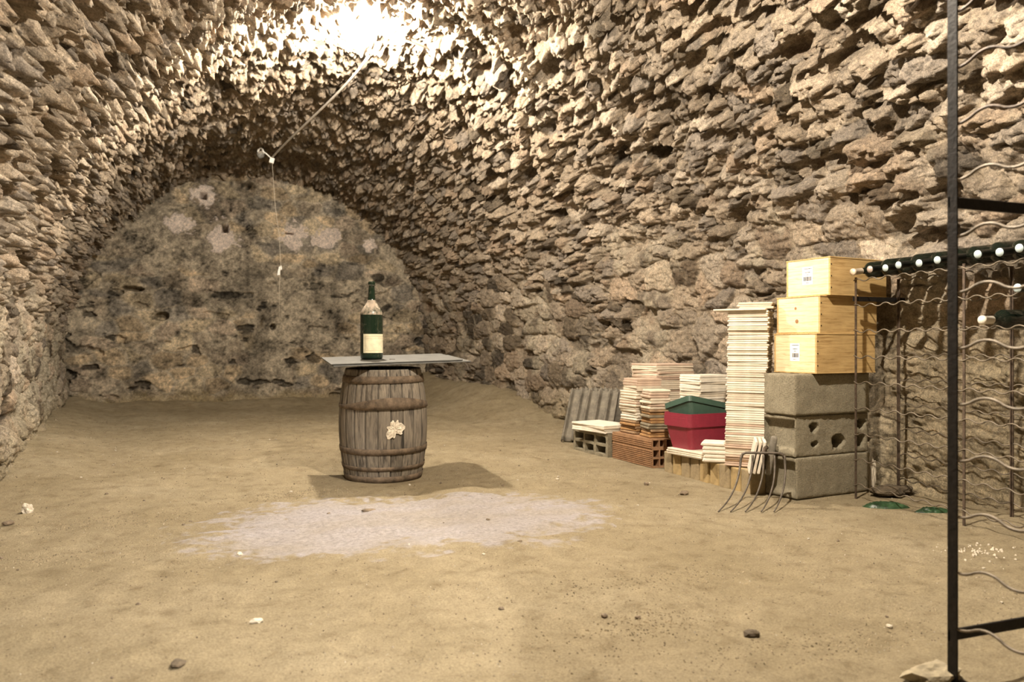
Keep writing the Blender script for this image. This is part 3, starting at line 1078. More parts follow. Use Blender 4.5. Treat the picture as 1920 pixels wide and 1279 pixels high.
# three tiles and a dark slab leaning against the concrete blocks
view = Vector((math.sin(math.radians(37)), math.cos(math.radians(37)), 0))
for i in range(3):
    me = tile_mesh(0.155, 0.215, 0.0125, 50 + i)
    o = obj('floor_tile', me, TILE_PALE[(i + 1) % 2], None, (2.395 + i * 0.0155, 3.118 - i * 0.011, BT + 0.0 ), (0, 0, 0))
    R = Matrix.Rotation(math.radians(-36), 4, 'Z') @ Matrix.Rotation(math.radians(-78), 4, 'Y')
    R = R @ Matrix.Translation((0.0775, 0, 0))
    R.translation += Vector(o.location)
    o.matrix_world = R
    tag(o, ['leftmost', 'middle', 'rightmost'][i] + ' of three pale tiles leaning upright against the concrete blocks', 'tile', 'pale tiles leaning upright')
bm = box((0.185, 0.05, 0.030), (0.0925, 0, 0.015), 0.010, 3)
for v in bm.verts:
    v.co += Vector((0, mnoise.noise(v.co * 25) * 0.006, mnoise.noise(v.co * 25 + Vector((3, 3, 3))) * 0.004))
o = obj('stone_slab', smooth(bm), M_ROOF)
R = Matrix.Translation((2.452, 3.040, 0.10)) @ Matrix.Rotation(math.radians(-36), 4, 'Z') @ Matrix.Rotation(math.radians(-80), 4, 'Y')
o.matrix_world = R
tag(o, 'dark grey rough slab leaning upright behind the fork, against the concrete blocks', 'slab')

# hollow clay bricks
def holed_box(xs, zs, solid, depth):
    """lattice of cells in x-z; solid(i, j) tells which are material; runs 0..depth along y"""
    bm = bmesh.new()
    cache = {}
    def V(x, y, z):
        k = (round(x, 5), round(y, 5), round(z, 5))
        if k not in cache:
            cache[k] = bm.verts.new(k)
        return cache[k]
    nx, nz = len(xs) - 1, len(zs) - 1
    S = lambda i, j: 0 <= i < nx and 0 <= j < nz and solid(i, j)
    for i in range(nx):
        for j in range(nz):
            if not S(i, j):
                continue
            a, b_, c, d = xs[i], xs[i + 1], zs[j], zs[j + 1]
            bm.faces.new((V(a, 0, c), V(b_, 0, c), V(b_, 0, d), V(a, 0, d)))
            bm.faces.new((V(b_, depth, c), V(a, depth, c), V(a, depth, d), V(b_, depth, d)))
            if not S(i - 1, j): bm.faces.new((V(a, depth, c), V(a, 0, c), V(a, 0, d), V(a, depth, d)))
            if not S(i + 1, j): bm.faces.new((V(b_, 0, c), V(b_, depth, c), V(b_, depth, d), V(b_, 0, d)))
            if not S(i, j - 1): bm.faces.new((V(a, depth, c), V(b_, depth, c), V(b_, 0, c), V(a, 0, c)))
            if not S(i, j + 1): bm.faces.new((V(a, 0, d), V(b_, 0, d), V(b_, depth, d), V(a, depth, d)))
    return bm

def clay_brick(w, h, cols, rows, depth):
    t = 0.008
    xs, zs = [0], [0]
    cw, ch = (w - t * (cols + 1)) / cols, (h - t * (rows + 1)) / rows
    for k in range(cols):
        xs += [xs[-1] + t, xs[-1] + t + cw]
    xs.append(w)
    for k in range(rows):
        zs += [zs[-1] + t, zs[-1] + t + ch]
    zs.append(h)
    return holed_box(xs, zs, lambda i, j: not (i % 2 == 1 and j % 2 == 1), depth), (w, h)

def clay_ridges(bm, w, h, depth):
    z = 0.006
    while z < h - 0.006:                     # combed ridges along both long faces
        add_box(bm, (0.004, depth, 0.0055), (-0.0012, depth / 2, z))
        z += 0.0115
    return bm
for w, h, rows, z, a, lab in ((0.150, 0.112, 2, -0.003, 0.0, 'lower hollow clay brick with two rows of square holes, on the floor beside the planter'),
                              (0.150, 0.057, 1, 0.1095, -0.002, 'upper hollow clay brick with one row of square holes, under the brown tiles')):
    bm, _ = clay_brick(w, h, 3, rows, 0.46)
    clay_ridges(bm, w, h, 0.46)
    o = obj('hollow_brick', bm, M_CLAY, None, (2.375 + a, 3.995, z), (0, 0, math.radians(2)))
    tag(o, lab, 'brick', 'hollow clay bricks')

# tile piles on the hollow bricks
BZ = 0.1672
def mixed(lo):
    def f(i, n, sr):
        return sr.choice(TILE_BROWN) if i < lo else sr.choice((TILE_PALE[2], TILE_PALE[2], TILE_PALE[0]))
    return f
tile_stack('floor_tile', (2.462, 4.110, BZ), math.radians(-8), 0.128, 0.150, 0.0165, 17, mixed(10), 'small brown to pink tile, %s of the near stack on the hollow bricks', 'tiles in the near stack on the bricks', 0.009, 0.09, bev=0.005, seed=31)
def matsA(i, n, sr):
    if i < 5: return TILE_BROWN[0] if i % 2 else TILE_BROWN[2]
    if i < 8: return TILE_PALE[1]
    return sr.choice((TILE_PALE[2], TILE_PALE[0]))
zA = tile_stack('floor_tile', (2.462, 4.325, BZ), math.radians(4), 0.150, 0.175, 0.0165, 16, matsA, 'small tile, %s of the far stack at the back of the hollow bricks', 'tiles in the far stack on the bricks', 0.009, 0.08, bev=0.005, seed=33)
tile_stack('floor_tile', (2.492, 4.312, zA), math.radians(-2), 0.175, 0.180, 0.0150, 5, [TILE_PALE[2], TILE_PALE[0]], 'pinkish tile, %s of five capping the far stack on the bricks', 'pink tiles capping the far stack', 0.004, 0.04, seed=34)
# wide pale tiles stacked on the floor behind
tile_stack('floor_tile', (2.730, 4.465, -0.002), math.radians(8), 0.30, 0.27, 0.0125, 47, [TILE_PALE[0], TILE_PALE[2], TILE_PALE[0]], 'wide cream tile, %s of the broad stack behind the brown tiles', 'wide tiles in the broad stack', 0.006, 0.05, seed=36)
tile_stack('floor_tile', (2.750, 4.015, -0.002), math.radians(4), 0.225, 0.20, 0.0140, 38, [TILE_PALE[1], TILE_PALE[0], TILE_PALE[1]], 'whitish tile, %s of the stack rising behind the planter', 'white tiles behind the planter', 0.005, 0.03, seed=38)

# hollow grey block with pale tiles on it
bm = holed_box([0, 0.025, 0.135, 0.16, 0.275, 0.30, 0.425, 0.45], [0, 0.018, 0.065, 0.083, 0.128, 0.150], lambda i, j: not (i % 2 == 1 and j % 2 == 1), 0.19)
bmesh.ops.subdivide_edges(bm, edges=bm.edges, cuts=2, use_grid_fill=True)
for v in bm.verts:
    v.co += Vector((mnoise.noise(v.co * 35), mnoise.noise(v.co * 35 + Vector((5, 0, 0))), mnoise.noise(v.co * 35 + Vector((0, 5, 0))))) * 0.006
o = obj('hollow_block', bm, M_CONCRETE, None, (2.305, 4.93, -0.004), (0, 0, math.radians(-90 + 4)))
tag(o, 'broken hollow grey concrete block on the floor carrying three pale tiles', 'block')
tile_stack('floor_tile', (2.405, 4.69, 0.149), math.radians(10), 0.235, 0.36, 0.0125, 4, [TILE_PALE[0], TILE_PALE[1]], 'pale tile, %s of four lying on the broken hollow block', 'pale tiles on the hollow block', 0.008, 0.05, seed=41)

# ------------------------------------------------------------------ roof tiles
def roof_tile_mesh():
    bm = bmesh.new()
    w, l, n, m = 0.235, 0.43, 48, 10
    top, bot = [], []
    for j in range(m + 1):
        a, b_ = [], []
        for i in range(n + 1):
            x = i / n
            ph = (x * 3) % 1.0
            z = 0.030 * (0.5 - 0.5 * math.cos(min(1, ph / 0.5) * 2 * PI)) if ph < 0.5 else 0.0
            y = l * j / m
            a.append(bm.verts.new((x * w, y, z + 0.016)))
            b_.append(bm.verts.new((x * w, y, z)))
        top.append(a); bot.append(b_)
    for j in range(m):
        for i in range(n):
            bm.faces.new((top[j][i], top[j][i + 1], top[j + 1][i + 1], top[j + 1][i])).smooth = True
            bm.faces.new((bot[j][i + 1], bot[j][i], bot[j + 1][i], bot[j + 1][i + 1])).smooth = True
    for i in range(n):
        bm.faces.new((bot[0][i], bot[0][i + 1], top[0][i + 1], top[0][i]))
        bm.faces.new((bot[m][i + 1], bot[m][i], top[m][i], top[m][i + 1]))
    for j in range(m):
        bm.faces.new((bot[j + 1][0], bot[j][0], top[j][0], top[j + 1][0]))
        bm.faces.new((bot[j][n], bot[j + 1][n], top[j + 1][n], top[j][n]))
    me = bpy.data.meshes.new('roof_tile')
    bm.to_mesh(me); bm.free()
    return me
rt = roof_tile_mesh()
rt.materials.append(M_ROOF)
def place_roof(x, y, z, az, lean, label, roll=0):
    o = obj('roof_tile', rt)
    o.matrix_world = Matrix.Translation((x, y, z)) @ Matrix.Rotation(math.radians(az), 4, 'Z') @ Matrix.Rotation(math.radians(lean), 4, 'X') @ Matrix.Rotation(math.radians(roll), 4, 'Y')
    tag(o, label, 'roof tile', 'grey roof tiles leaning on the wall')
place_roof(2.405, 5.36, -0.004, -46, 60, 'grey ribbed roof tile at the left front of the leaning pile')
place_roof(2.425, 5.10, 0.0, -46, 60, 'grey ribbed roof tile at the right front of the leaning pile, above the pale tiles')
for k, nm in enumerate(('second', 'third', 'fourth')):
    place_roof(2.465 + 0.05 * k, 5.40 + 0.02 * k, -0.004, -46, 60 + 1 * k, 'grey roof tile, %s layer back at the left of the leaning pile' % nm)
    place_roof(2.515 + 0.05 * k, 5.16 + 0.02 * k, 0.0, -46, 60 + 1 * k, 'grey roof tile, %s layer back at the right of the leaning pile' % nm)

# ------------------------------------------------------------------ planters
def rrect(w, d, r, n=5):
    pts = []
    for cx, cy, a0 in ((w / 2 - r, d / 2 - r, 0), (-w / 2 + r, d / 2 - r, PI / 2), (-w / 2 + r, -d / 2 + r, PI), (w / 2 - r, -d / 2 + r, 1.5 * PI)):
        for k in range(n + 1):
            a = a0 + PI / 2 * k / n
            pts.append((cx + r * math.cos(a), cy + r * math.sin(a)))
    return pts
def loft(bm, secs, r=0.025):
    """secs: list of (w, d, z) rounded rectangles"""
    rings = []
    for w, d, z in secs:
        rings.append([bm.verts.new((x, y, z)) for x, y in rrect(w, d, min(r, w / 3, d / 3))])
    n = len(rings[0])
    for a, b_ in zip(rings, rings[1:]):
        for k in range(n):
            bm.faces.new((a[k], a[(k + 1) % n], b_[(k + 1) % n], b_[k]))
    bm.faces.new(list(reversed(rings[0])))
    bm.faces.new(rings[-1])
    return bm
def trough(h=0.205, w=0.365, d=0.225):
    body = loft(bmesh.new(), [(w * 0.80, d * 0.76, 0), (w * 0.95, d * 0.93, h * 0.72), (w * 0.94, d * 0.92, h * 0.74), (w * 0.94 - 0.006, d * 0.92 - 0.006, h * 0.74), (w * 0.80 - 0.006, d * 0.76 - 0.006, 0.004)])
    rim = loft(bmesh.new(), [(w * 0.93, d * 0.91, h * 0.725), (w, d, h * 0.725), (w * 1.01, d * 1.02, h), (w * 1.01 - 0.008, d * 1.02 - 0.008, h), (w * 0.94, d * 0.90, h * 0.74)])
    # the rim is an open band: drop its two end caps
    for m in (rim,):
        caps = [f for f in m.faces if len(f.verts) > 4]
        bmesh.ops.delete(m, geom=caps, context='FACES_ONLY')
    return body, rim
PW, PD = 0.365, 0.20
def planter(at, rot, mat, label, group, h=0.205, scale=1.0):
    root = empty('planter', at, rot=rot)
    root.scale = (scale, scale, scale)
    tag(root, label, 'planter', group)
    b_, r_ = trough(h)
    obj('trough', b_, mat, root)
    obj('rim', r_, mat, root)
    return root
pc = Vector((2.385, 3.62, 0)) + EX * 0.165 + EY * 0.10
SLZ = BT + 0.0005 + 3 * 0.0113
planter((pc.x, pc.y, SLZ), (0, 0, WALL_ROT), M_RED, 'maroon plastic trough planter standing on pale slabs, outermost of the nested ones', 'maroon planters nested together', 0.172)
planter((pc.x, pc.y, SLZ + 0.014), (0, 0, WALL_ROT), M_RED, 'maroon plastic trough planter nested second, its rim just above the outer rim', 'maroon planters nested together', 0.172, 0.992)
planter((pc.x, pc.y, SLZ + 0.028), (0, 0, WALL_ROT), M_RED, 'maroon plastic trough planter nested innermost, beneath the green one', 'maroon planters nested together', 0.172, 0.984)
planter((pc.x + 0.012, pc.y + 0.016, SLZ + 0.128), (math.radians(-17), math.radians(11), WALL_ROT), M_GREEN, 'dark green plastic trough planter tilted inside the maroon planters', None, 0.115, 0.97)

# ------------------------------------------------------------------ garden fork
def build_fork():
    root = empty('garden_fork', (2.33, 2.93, 0.0))
    tag(root, 'iron fork head with five long curved tines, leaning at the concrete blocks', 'fork')
    tops = [Vector((2.235, 2.975, 0.215)) + (Vector((2.405, 2.890, 0.215)) - Vector((2.235, 2.975, 0.215))) * t for t in (0, 0.27, 0.52, 0.77, 1.0)]
    tips = [cam_pt(3.34, l, 0.004) for l in (0.882, 0.935, 0.998, 1.066, 1.121)]
    base = Vector(root.location)
    for i, (a, t) in enumerate(zip(tops, tips)):
        bm = bmesh.new()
        pts = []
        side = (tops[-1] - tops[0]).normalized() * (0.018 * (i - 2) / 2)
        c1 = a + Vector((0.0, -0.004, -0.07)) + side * 0.5
        c2 = a * 0.62 + t * 0.38 + Vector((0.035, 0.01, -0.085 + 0.0))
        for k in range(15):
            s = k / 14
            p = a * (1 - s) ** 3 + c1 * 3 * s * (1 - s) ** 2 + c2 * 3 * s * s * (1 - s) + t * s ** 3
            pts.append(p - base)
        tube(bm, pts, [0.0058 - 0.0028 * k / 14 for k in range(15)], 8)
        obj('tine', bm, M_TINE, root)
    bm = bmesh.new()
    d = (tops[-1] - tops[0]).normalized()
    bar = [tops[0] + Vector((0, 0, -0.012)), tops[0] + d * 0.006 + Vector((0, 0, 0.004)), tops[0] + d * 0.02 + Vector((0, 0, 0.010))] + [tops[0].lerp(tops[-1], s) + Vector((0, 0, 0.010)) for s in (0.3, 0.5, 0.7)] + \
          [tops[-1] - d * 0.02 + Vector((0, 0, 0.010)), tops[-1] - d * 0.006 + Vector((0, 0, 0.004)), tops[-1] + Vector((0, 0, -0.012))]
    tube(bm, [p - base for p in bar], 0.0062, 8)
    obj('cross_bar', bm, M_TINE, root)
    bm = bmesh.new()
    m = tops[2] + Vector((0, 0, 0.010)) - base
    tube(bm, [m, m + Vector((0.03, 0.03, 0.012)), m + Vector((0.075, 0.075, 0.012))], [0.007, 0.009, 0.011], 10)
    obj('socket', bm, M_METAL_RUST, root)
build_fork()

# ------------------------------------------------------------------ wine racks and their bottles
def wave_wire(bm, p0, p1, rad, amp=0.0065, period=0.098, phase=0.0):
    p0, p1 = Vector(p0), Vector(p1)
    L = (p1 - p0).length
    n = max(8, int(L / period * 12))
    pts = []
    for k in range(n + 1):
        s = k / n
        x = s * L / period + phase
        tri = math.sin(2 * PI * x)
        tri = math.copysign(abs(tri) ** 0.8, tri)
        pts.append(p0.lerp(p1, s) + Vector((0, 0, amp * tri)))
    return tube(bm, pts, rad, 6)

def angle_bar(bm, p0, p1, w, t, a, b):
    """L-section from p0 to p1, legs along a and b"""
    p0, p1, a, b = Vector(p0), Vector(p1), Vector(a), Vector(b)
    prof = [Vector((0, 0, 0)), a * w, a * w + b * t, a * t + b * t, a * t + b * w, b * w]
    r0 = [bm.verts.new(p0 + q) for q in prof]
    r1 = [bm.verts.new(p1 + q) for q in prof]
    n = 6
    for k in range(n):
        bm.faces.new((r0[k], r0[(k + 1) % n], r1[(k + 1) % n], r1[k]))
    bm.faces.new(list(reversed(r0)))
    bm.faces.new(r1)
    bmesh.ops.recalc_face_normals(bm, faces=bm.faces)
    return bm

def front_x(y):  # low rack, front line
    return 2.795 - 0.11 * (2.87 - y)
RD = 0.27
def build_low_rack():
    root = empty('wine_rack', (2.795, 2.87, 0))
    tag(root, 'low wire wine rack with wavy wires along the right wall, bottles on top', 'rack', 'steel wine racks')
    o = Vector(root.location)
    ends = (2.87, 2.245, 1.62)
    for y in ends:
        for dx, mt in ((0, M_METAL_RUST), (RD, M_METAL_RUST)):
            x = front_x(y) + dx
            bm = bmesh.new()
            angle_bar(bm, Vector((x, y, -0.01)) - o, Vector((x, y, 1.035)) - o, 0.0105, 0.004, (1 if dx == 0 else -1, 0, 0), (0, -1, 0))
            obj('post', bm, mt, root)
        for z in ((0.935,) if y > 2.8 else ()):
            bm = box((RD + 0.05, 0.006, 0.022), (front_x(y) + RD / 2 + 0.02 - o.x, y + 0.005 - o.y, z), 0.001)
            obj('end_bar', bm, M_METAL_DARK, root)
    for k in range(9):
        z = 1.020 - 0.1195 * k
        for dx in (0.0, RD):
            bm = bmesh.new()
            wave_wire(bm, Vector((front_x(2.875) + dx, 2.875, z + (0.01 if dx else 0))) - o, Vector((front_x(1.61) + dx, 1.61, z + (0.01 if dx else 0))) - o, 0.0030, phase=0.1 * k)
            obj('wire', bm, M_WIRE, root)
build_low_rack()

def build_tall_rack():
    o = Vector((1.443, 1.224, 0))
    root = empty('wine_rack', o)
    tag(root, 'tall dark steel wine rack whose black post crosses the whole picture height', 'rack', 'steel wine racks')
    for y in (0.0, -0.66):
        for dx in (0.0, 0.30):
            bm = bmesh.new()
            angle_bar(bm, (dx, y, 0.0), (dx, y, 1.75), 0.0225, 0.004, (1 if dx == 0 else -1, 0, 0), (0, -1, 0))
            obj('post', bm, M_METAL_DARK, root)
            bm = box((0.040, 0.040, 0.008), (dx + (0.010 if dx == 0 else -0.010), y - 0.010, 0.002), 0.001)
            obj('foot_plate', bm, M_METAL_DARK, root)
        for z in (1.015, 0.100):
            bm = box((0.30, 0.006, 0.024), (0.15, y - 0.004, z), 0.001)
            obj('end_bar', bm, M_METAL_DARK, root)
    for k in range(-4, 9):
        z = 1.067 - 0.1175 * k
        for dx in (0.004, 0.296):
            if dx > 0.1 and k < -3: continue
            bm = bmesh.new()
            wave_wire(bm, (dx, 0.0, z), (dx, -0.67, z), 0.0032, 0.0085, 0.125, 0.55)
            obj('wire', bm, M_WIRE if k > -1 else M_METAL_RUST, root)
build_tall_rack()

def build_wine_bottle():
    root = empty('wine_bottle')
    r, nr, H = 0.038, 0.0135, 0.295
    prof = [(0, 0.006), (r * 0.86, 0), (r, 0.008), (r, 0.185)]
    for k in range(1, 7):
        t = k / 6
        s = t * t * (3 - 2 * t)
        prof.append((r + (nr * 1.08 - r) * s, 0.185 + 0.04 * t))
    prof += [(nr, H - 0.012), (nr, H - 0.002), (0, H - 0.002)]
    bm = bmesh.new()
    lathe(bm, prof, 32)
    obj('glass_body', bm, M_BLACK_GLASS, root)
    bm = bmesh.new()
    lathe(bm, [(nr + 0.0006, H - 0.055), (nr + 0.0012, H - 0.054), (nr + 0.0012, H - 0.012), (nr + 0.0030, H - 0.011), (nr + 0.0030, H - 0.001), (nr + 0.0018, H + 0.0005), (0, H + 0.0005)], 28)
    obj('capsule', bm, M_CAPS[3], root)
    bm = bmesh.new()
    lathe(bm, [(0, H + 0.0020), (nr + 0.0020, H + 0.0016), (nr + 0.0022, H - 0.003)], 28)
    obj('cap_top', bm, M_CAPS[2], root)
    return root
wb = build_wine_bottle()
first_bottle = [True]
def put_bottle(y, z, label, cap, top, xoff=0.0, tilt=0.0, yaw=0.0):
    if first_bottle[0]:
        o = wb
        first_bottle[0] = False
    else:
        o = copy_tree(wb)
    x = front_x(y) - 0.03 + 0.295 + xoff
    o.location = (x, y, z)
    o.rotation_euler = (0, -PI / 2 + tilt, yaw)
    tag(o, label, 'bottle', 'wine bottles lying in the low rack')
    for ch in o.children:
        kind = ch.name.split('.')[0]
        want = top if kind == 'cap_top' else cap if kind == 'capsule' else None
        if want is not None:
            if ch.data.users > 1 or True:
                ch.material_slots[0].link = 'OBJECT'
                ch.material_slots[0].material = want
    return o
names = ['first', 'second', 'third', 'fourth', 'fifth', 'sixth', 'seventh', 'eighth', 'ninth', 'tenth']
for i in range(10):
    y = 2.840 - i * 0.098
    put_bottle(y, 1.092 + 0.003 * (i % 2), 'dark wine bottle, %s from the far end of the row lying atop the low rack' % names[i],
               M_CAPS[0] if i == 0 else M_CAPS[3], M_CAPS[0] if i == 0 else M_CAPS[1] if i == 1 else M_CAPS[2], xoff=0.006 * ((i * 7) % 3 - 1), tilt=-0.12, yaw=0.02 * ((i * 5) % 3 - 1))
put_bottle(2.103, 0.815, 'dark wine bottle with long white capsule, two tiers below the top row', M_CAPS[4], M_CAPS[4], xoff=-0.03, tilt=-0.02)
put_bottle(1.975, 0.925, 'dark wine bottle with pale blue cap end, one tier below the top row', M_CAPS[3], M_CAPS[2], tilt=-0.02)

# ------------------------------------------------------------------ lamp, cable, sockets, thread
def build_lamp():
    bx, by, bz = BULB_AT
    root = empty('ceiling_lamp', (bx, by, bz))
    tag(root, 'lit bare bulb glaring white close under the stone vault', 'lamp')
    bm = bmesh.new()
    lathe(bm, [(0, -0.060), (0.026, -0.054), (0.043, -0.038), (0.050, -0.012), (0.043, 0.014), (0.028, 0.036), (0.016, 0.05), (0, 0.05)], 28)
    obj('bulb', bm, M_LIT, root)
    bm = bmesh.new()
    lathe(bm, [(0, 0.05), (0.022, 0.05), (0.024, 0.09), (0.018, 0.10), (0, 0.10)], 24)
    obj('lamp_holder', bm, M_WHITE, root)
    bm = bmesh.new()
    tube(bm, [(0, 0, 0.10), (0, 0, 0.20)], 0.006, 8)
    obj('flex', bm, M_CABLE, root)
build_lamp()
def bez(a, b, c, d, n=30):
    a, b, c, d = map(Vector, (a, b, c, d))
    return [a * (1 - s) ** 3 + b * 3 * s * (1 - s) ** 2 + c * 3 * s * s * (1 - s) + d * s ** 3 for s in [k / n for k in range(n + 1)]]
END = Vector((0.515, 8.55, 2.69))
bm = bmesh.new()
tube(bm, bez((0.99, 5.55, 2.77), (0.93, 6.3, 2.73), (0.70, 7.4, 2.745), END), 0.0105, 10)
tag(obj('ceiling_cable', bm, M_CABLE), 'pale grey cable strung below the vault from the lamp to the socket', 'cable')
bm = bmesh.new()
tube(bm, bez((0.93, 5.10, 2.775), (1.10, 5.0, 2.70), (1.30, 5.0, 2.69), (1.33, 5.16, 2.72)), 0.0075, 8)
tag(obj('ceiling_cable', bm, M_CABLE), 'short looped cable curving right from the lit bulb', 'cable')
bm = bmesh.new()
tube(bm, [cam_pt(5.25, -0.758, 2.975), cam_pt(4.6, -0.60, 2.80)], 0.011, 10)
tag(obj('conduit', bm, M_WHITE), 'short white conduit piece cut by the top edge, right of the lamp glare', 'conduit')
root = empty('lamp_socket', END)
tag(root, 'white socket with an unlit clear bulb hanging at the cable end', 'lamp')
bm = bmesh.new()
add_box(bm, (0.05, 0.05, 0.06), (0.0, 0, -0.03), 0.008, 2, Matrix.Rotation(0.25, 4, 'Y'))
obj('holder', bm, M_WHITE, root)
bm = bmesh.new()
tube(bm, [(0, 0, -0.01), (-0.05, 0.0, 0.035), (-0.085, 0, 0.06)], 0.008, 8)
obj('flex', bm, M_WHITE, root)
bm = bmesh.new()
bmesh.ops.create_uvsphere(bm, u_segments=20, v_segments=14, radius=0.038, matrix=Matrix.Translation((-0.11, 0, 0.025)))
obj('bulb', smooth(bm), M_CLEAR, root)
bm = bmesh.new()
tube(bm, bez((-0.135, 0, 0.045), (-0.14, 0, 0.11), (-0.08, 0, 0.11), (-0.085, 0, 0.03), 14), 0.011, 8)
obj('bulb_cap', bm, M_WHITE, root)
root = empty('hanging_thread', END + Vector((0.005, 0, -0.06)))
tag(root, 'thin pale cobweb thread hanging from the socket with a white scrap caught in it', 'thread')
bm = bmesh.new()
tube(bm, [(0, 0, 0), (0.03, 0.0, -0.45), (0.07, 0.0, -0.75), (0.085, 0, -1.05), (0.07, 0, -1.30), (0.07, 0, -1.62)], 0.0022, 5)
obj('thread', bm, M_THREAD, root)
bm = bmesh.new()
g = [bm.verts.new((0.055 + x, y, -1.13 + z)) for x, y, z in ((0, 0, 0), (0.012, 0.004, 0.05), (0.038, -0.003, 0.065), (0.045, 0.004, 0.025), (0.026, 0.002, 0.015), (0.022, -0.004, -0.035), (-0.005, 0.003, -0.04))]
f = bm.faces.new(g)
r = bmesh.ops.extrude_face_region(bm, geom=[f])
for v in r['geom']:
    if isinstance(v, bmesh.types.BMVert): v.co.y += 0.004
obj('scrap', bm, M_SCRAP, root)

# ------------------------------------------------------------------ odds and ends on the floor
def lump(seed, r, sq=(1, 1, 0.6), rough=0.35, sub=2):
    bm = bmesh.new()
    bmesh.ops.create_icosphere(bm, subdivisions=sub, radius=r)
    for v in bm.verts:
        d = v.co.normalized()
        k = 1 + rough * mnoise.noise(d * 1.6 + Vector((seed, seed * 0.7, 0))) + rough * 0.5 * mnoise.noise(d * 3.8 + Vector((0, seed, 3)))
        v.co = Vector((v.co.x * sq[0], v.co.y * sq[1], v.co.z * sq[2])) * k
    me = bpy.data.meshes.new('lump')
    bm.to_mesh(me); bm.free()
    return me

def special(name, x, y, r, mat, label, cat, sq=(1, 1, 0.6), seed=1.0, sink=0.3, sub=2, rz=0.0):
    me = lump(seed, r, sq, 0.4, sub)
    o = obj(name, me, mat, None, (x, y, fz(x, y) + r * sq[2] * (1 - sink)), (0, 0, rz))
    tag(o, label, cat)
    return o
def ground(u, v):                    # where the floor was seen, read off once
    d = 0.71 * 1464 / (v - 650)
    p = cam_pt(d, (u - 960) / 1464 * d, 0)
    return p.x, p.y
for u, v, r, mat, lab, seed, sq in ((482, 1167, 0.013, M_PALE_STONE, 'pale grey pebble alone on the open floor, lower left of the powder patch', 2.0, (1.3, 0.8, 0.6)),
                                 (1410, 1190, 0.017, M_DARK_DEBRIS, 'dark clod of earth on the right foreground floor', 3.0, (1.3, 1, 0.6)),
                                 (1212, 910, 0.014, M_PEBBLE, 'dark round pebble on the floor in front of the hollow bricks', 4.0, (1, 1, 0.7)),
                                 (1283, 925, 0.019, M_PEBBLE, 'dark reddish pebble on the floor below the brick row', 5.0, (1.2, 0.9, 0.6)),
                                 (16, 981, 0.017, M_PEBBLE, 'dark grey pebble at the left picture edge near the wall', 6.0, (1.4, 0.9, 0.6)),
                                 (448, 1037, 0.012, M_PALE_STONE, 'white pebble just off the near left rim of the powder patch', 7.0, (1, 1, 0.7)),
                                 (690, 958, 0.018, M_PEBBLE, 'flat dark stone chip lying in the middle of the powder', 8.0, (1.7, 0.7, 0.5)),
                                 (333, 1250, 0.016, M_DARK_DEBRIS, 'small dark clod near the lower left edge', 9.0, (1, 1.4, 0.4))):
    x, y = ground(u, v)
    special('pebble', x, y, r, mat, lab, 'pebble', sq, seed)
x, y = ground(1712, 1276)
special('stone', x + 0.05, y - 0.01, 0.050, M_SANDSTONE, 'pale rough stone at the foot of the tall black rack post', 'stone', (1.3, 0.8, 0.45), 12.0, 0.4, 3)
x, y = ground(52, 962)
special('stone', x, y, 0.030, M_PALE_STONE, 'pale rough stone on the floor beside the left wall', 'stone', (0.8, 1.1, 0.8), 14.0, 0.3, 3)
special('earth_clod', 3.02, 2.86, 0.070, M_DARK_DEBRIS, 'dark crumbly earth clod under the far end of the low rack', 'clod', (1.5, 0.9, 0.45), 15.0, 0.3, 3)
special('plaster_lump', 3.03, 3.00, 0.034, M_PALE_STONE, 'white plaster lump standing upright by the rear rack post', 'plaster', (0.6, 0.6, 2.4), 16.0, 0.05, 3)
# crumpled green plastic under the low rack
for (cx, cy, w, d, rz, lab, sd) in ((2.775, 2.665, 0.20, 0.085, -0.55, 'crumpled green plastic scrap on the floor under the low rack, left piece', 1.0), (2.86, 2.50, 0.15, 0.08, -0.5, 'crumpled green plastic scrap on the floor, right piece near the black post', 5.0)):
    xs = np.linspace(-1, 1, 40); ys_ = np.linspace(-1, 1, 24)
    Yg, Xg = np.meshgrid(ys_, xs, indexing='ij')
    rr_ = np.hypot(Xg, Yg)
    edge = 1 + 0.25 * fbm(Xg * 2, Yg * 2, Xg * 0 + sd, 400, 2)
    Zg = 0.014 * (1 - smoothstep(0.4, 1.15, rr_ * edge)) * (0.9 + 0.8 * ridged(Xg * 2.4, Yg * 2.4, Xg * 0 + sd, 410, 2)) - 0.006 * smoothstep(0.85, 1.0, rr_)
    P = np.stack([Xg * w / 2, Yg * d / 2, Zg], -1)
    o = obj('plastic_scrap', grid_mesh('plastic_scrap', P), M_BARE_GREEN, None, (cx, cy, 0.0), (0, 0, rz))
    tag(o, lab, 'plastic', 'green plastic scraps')

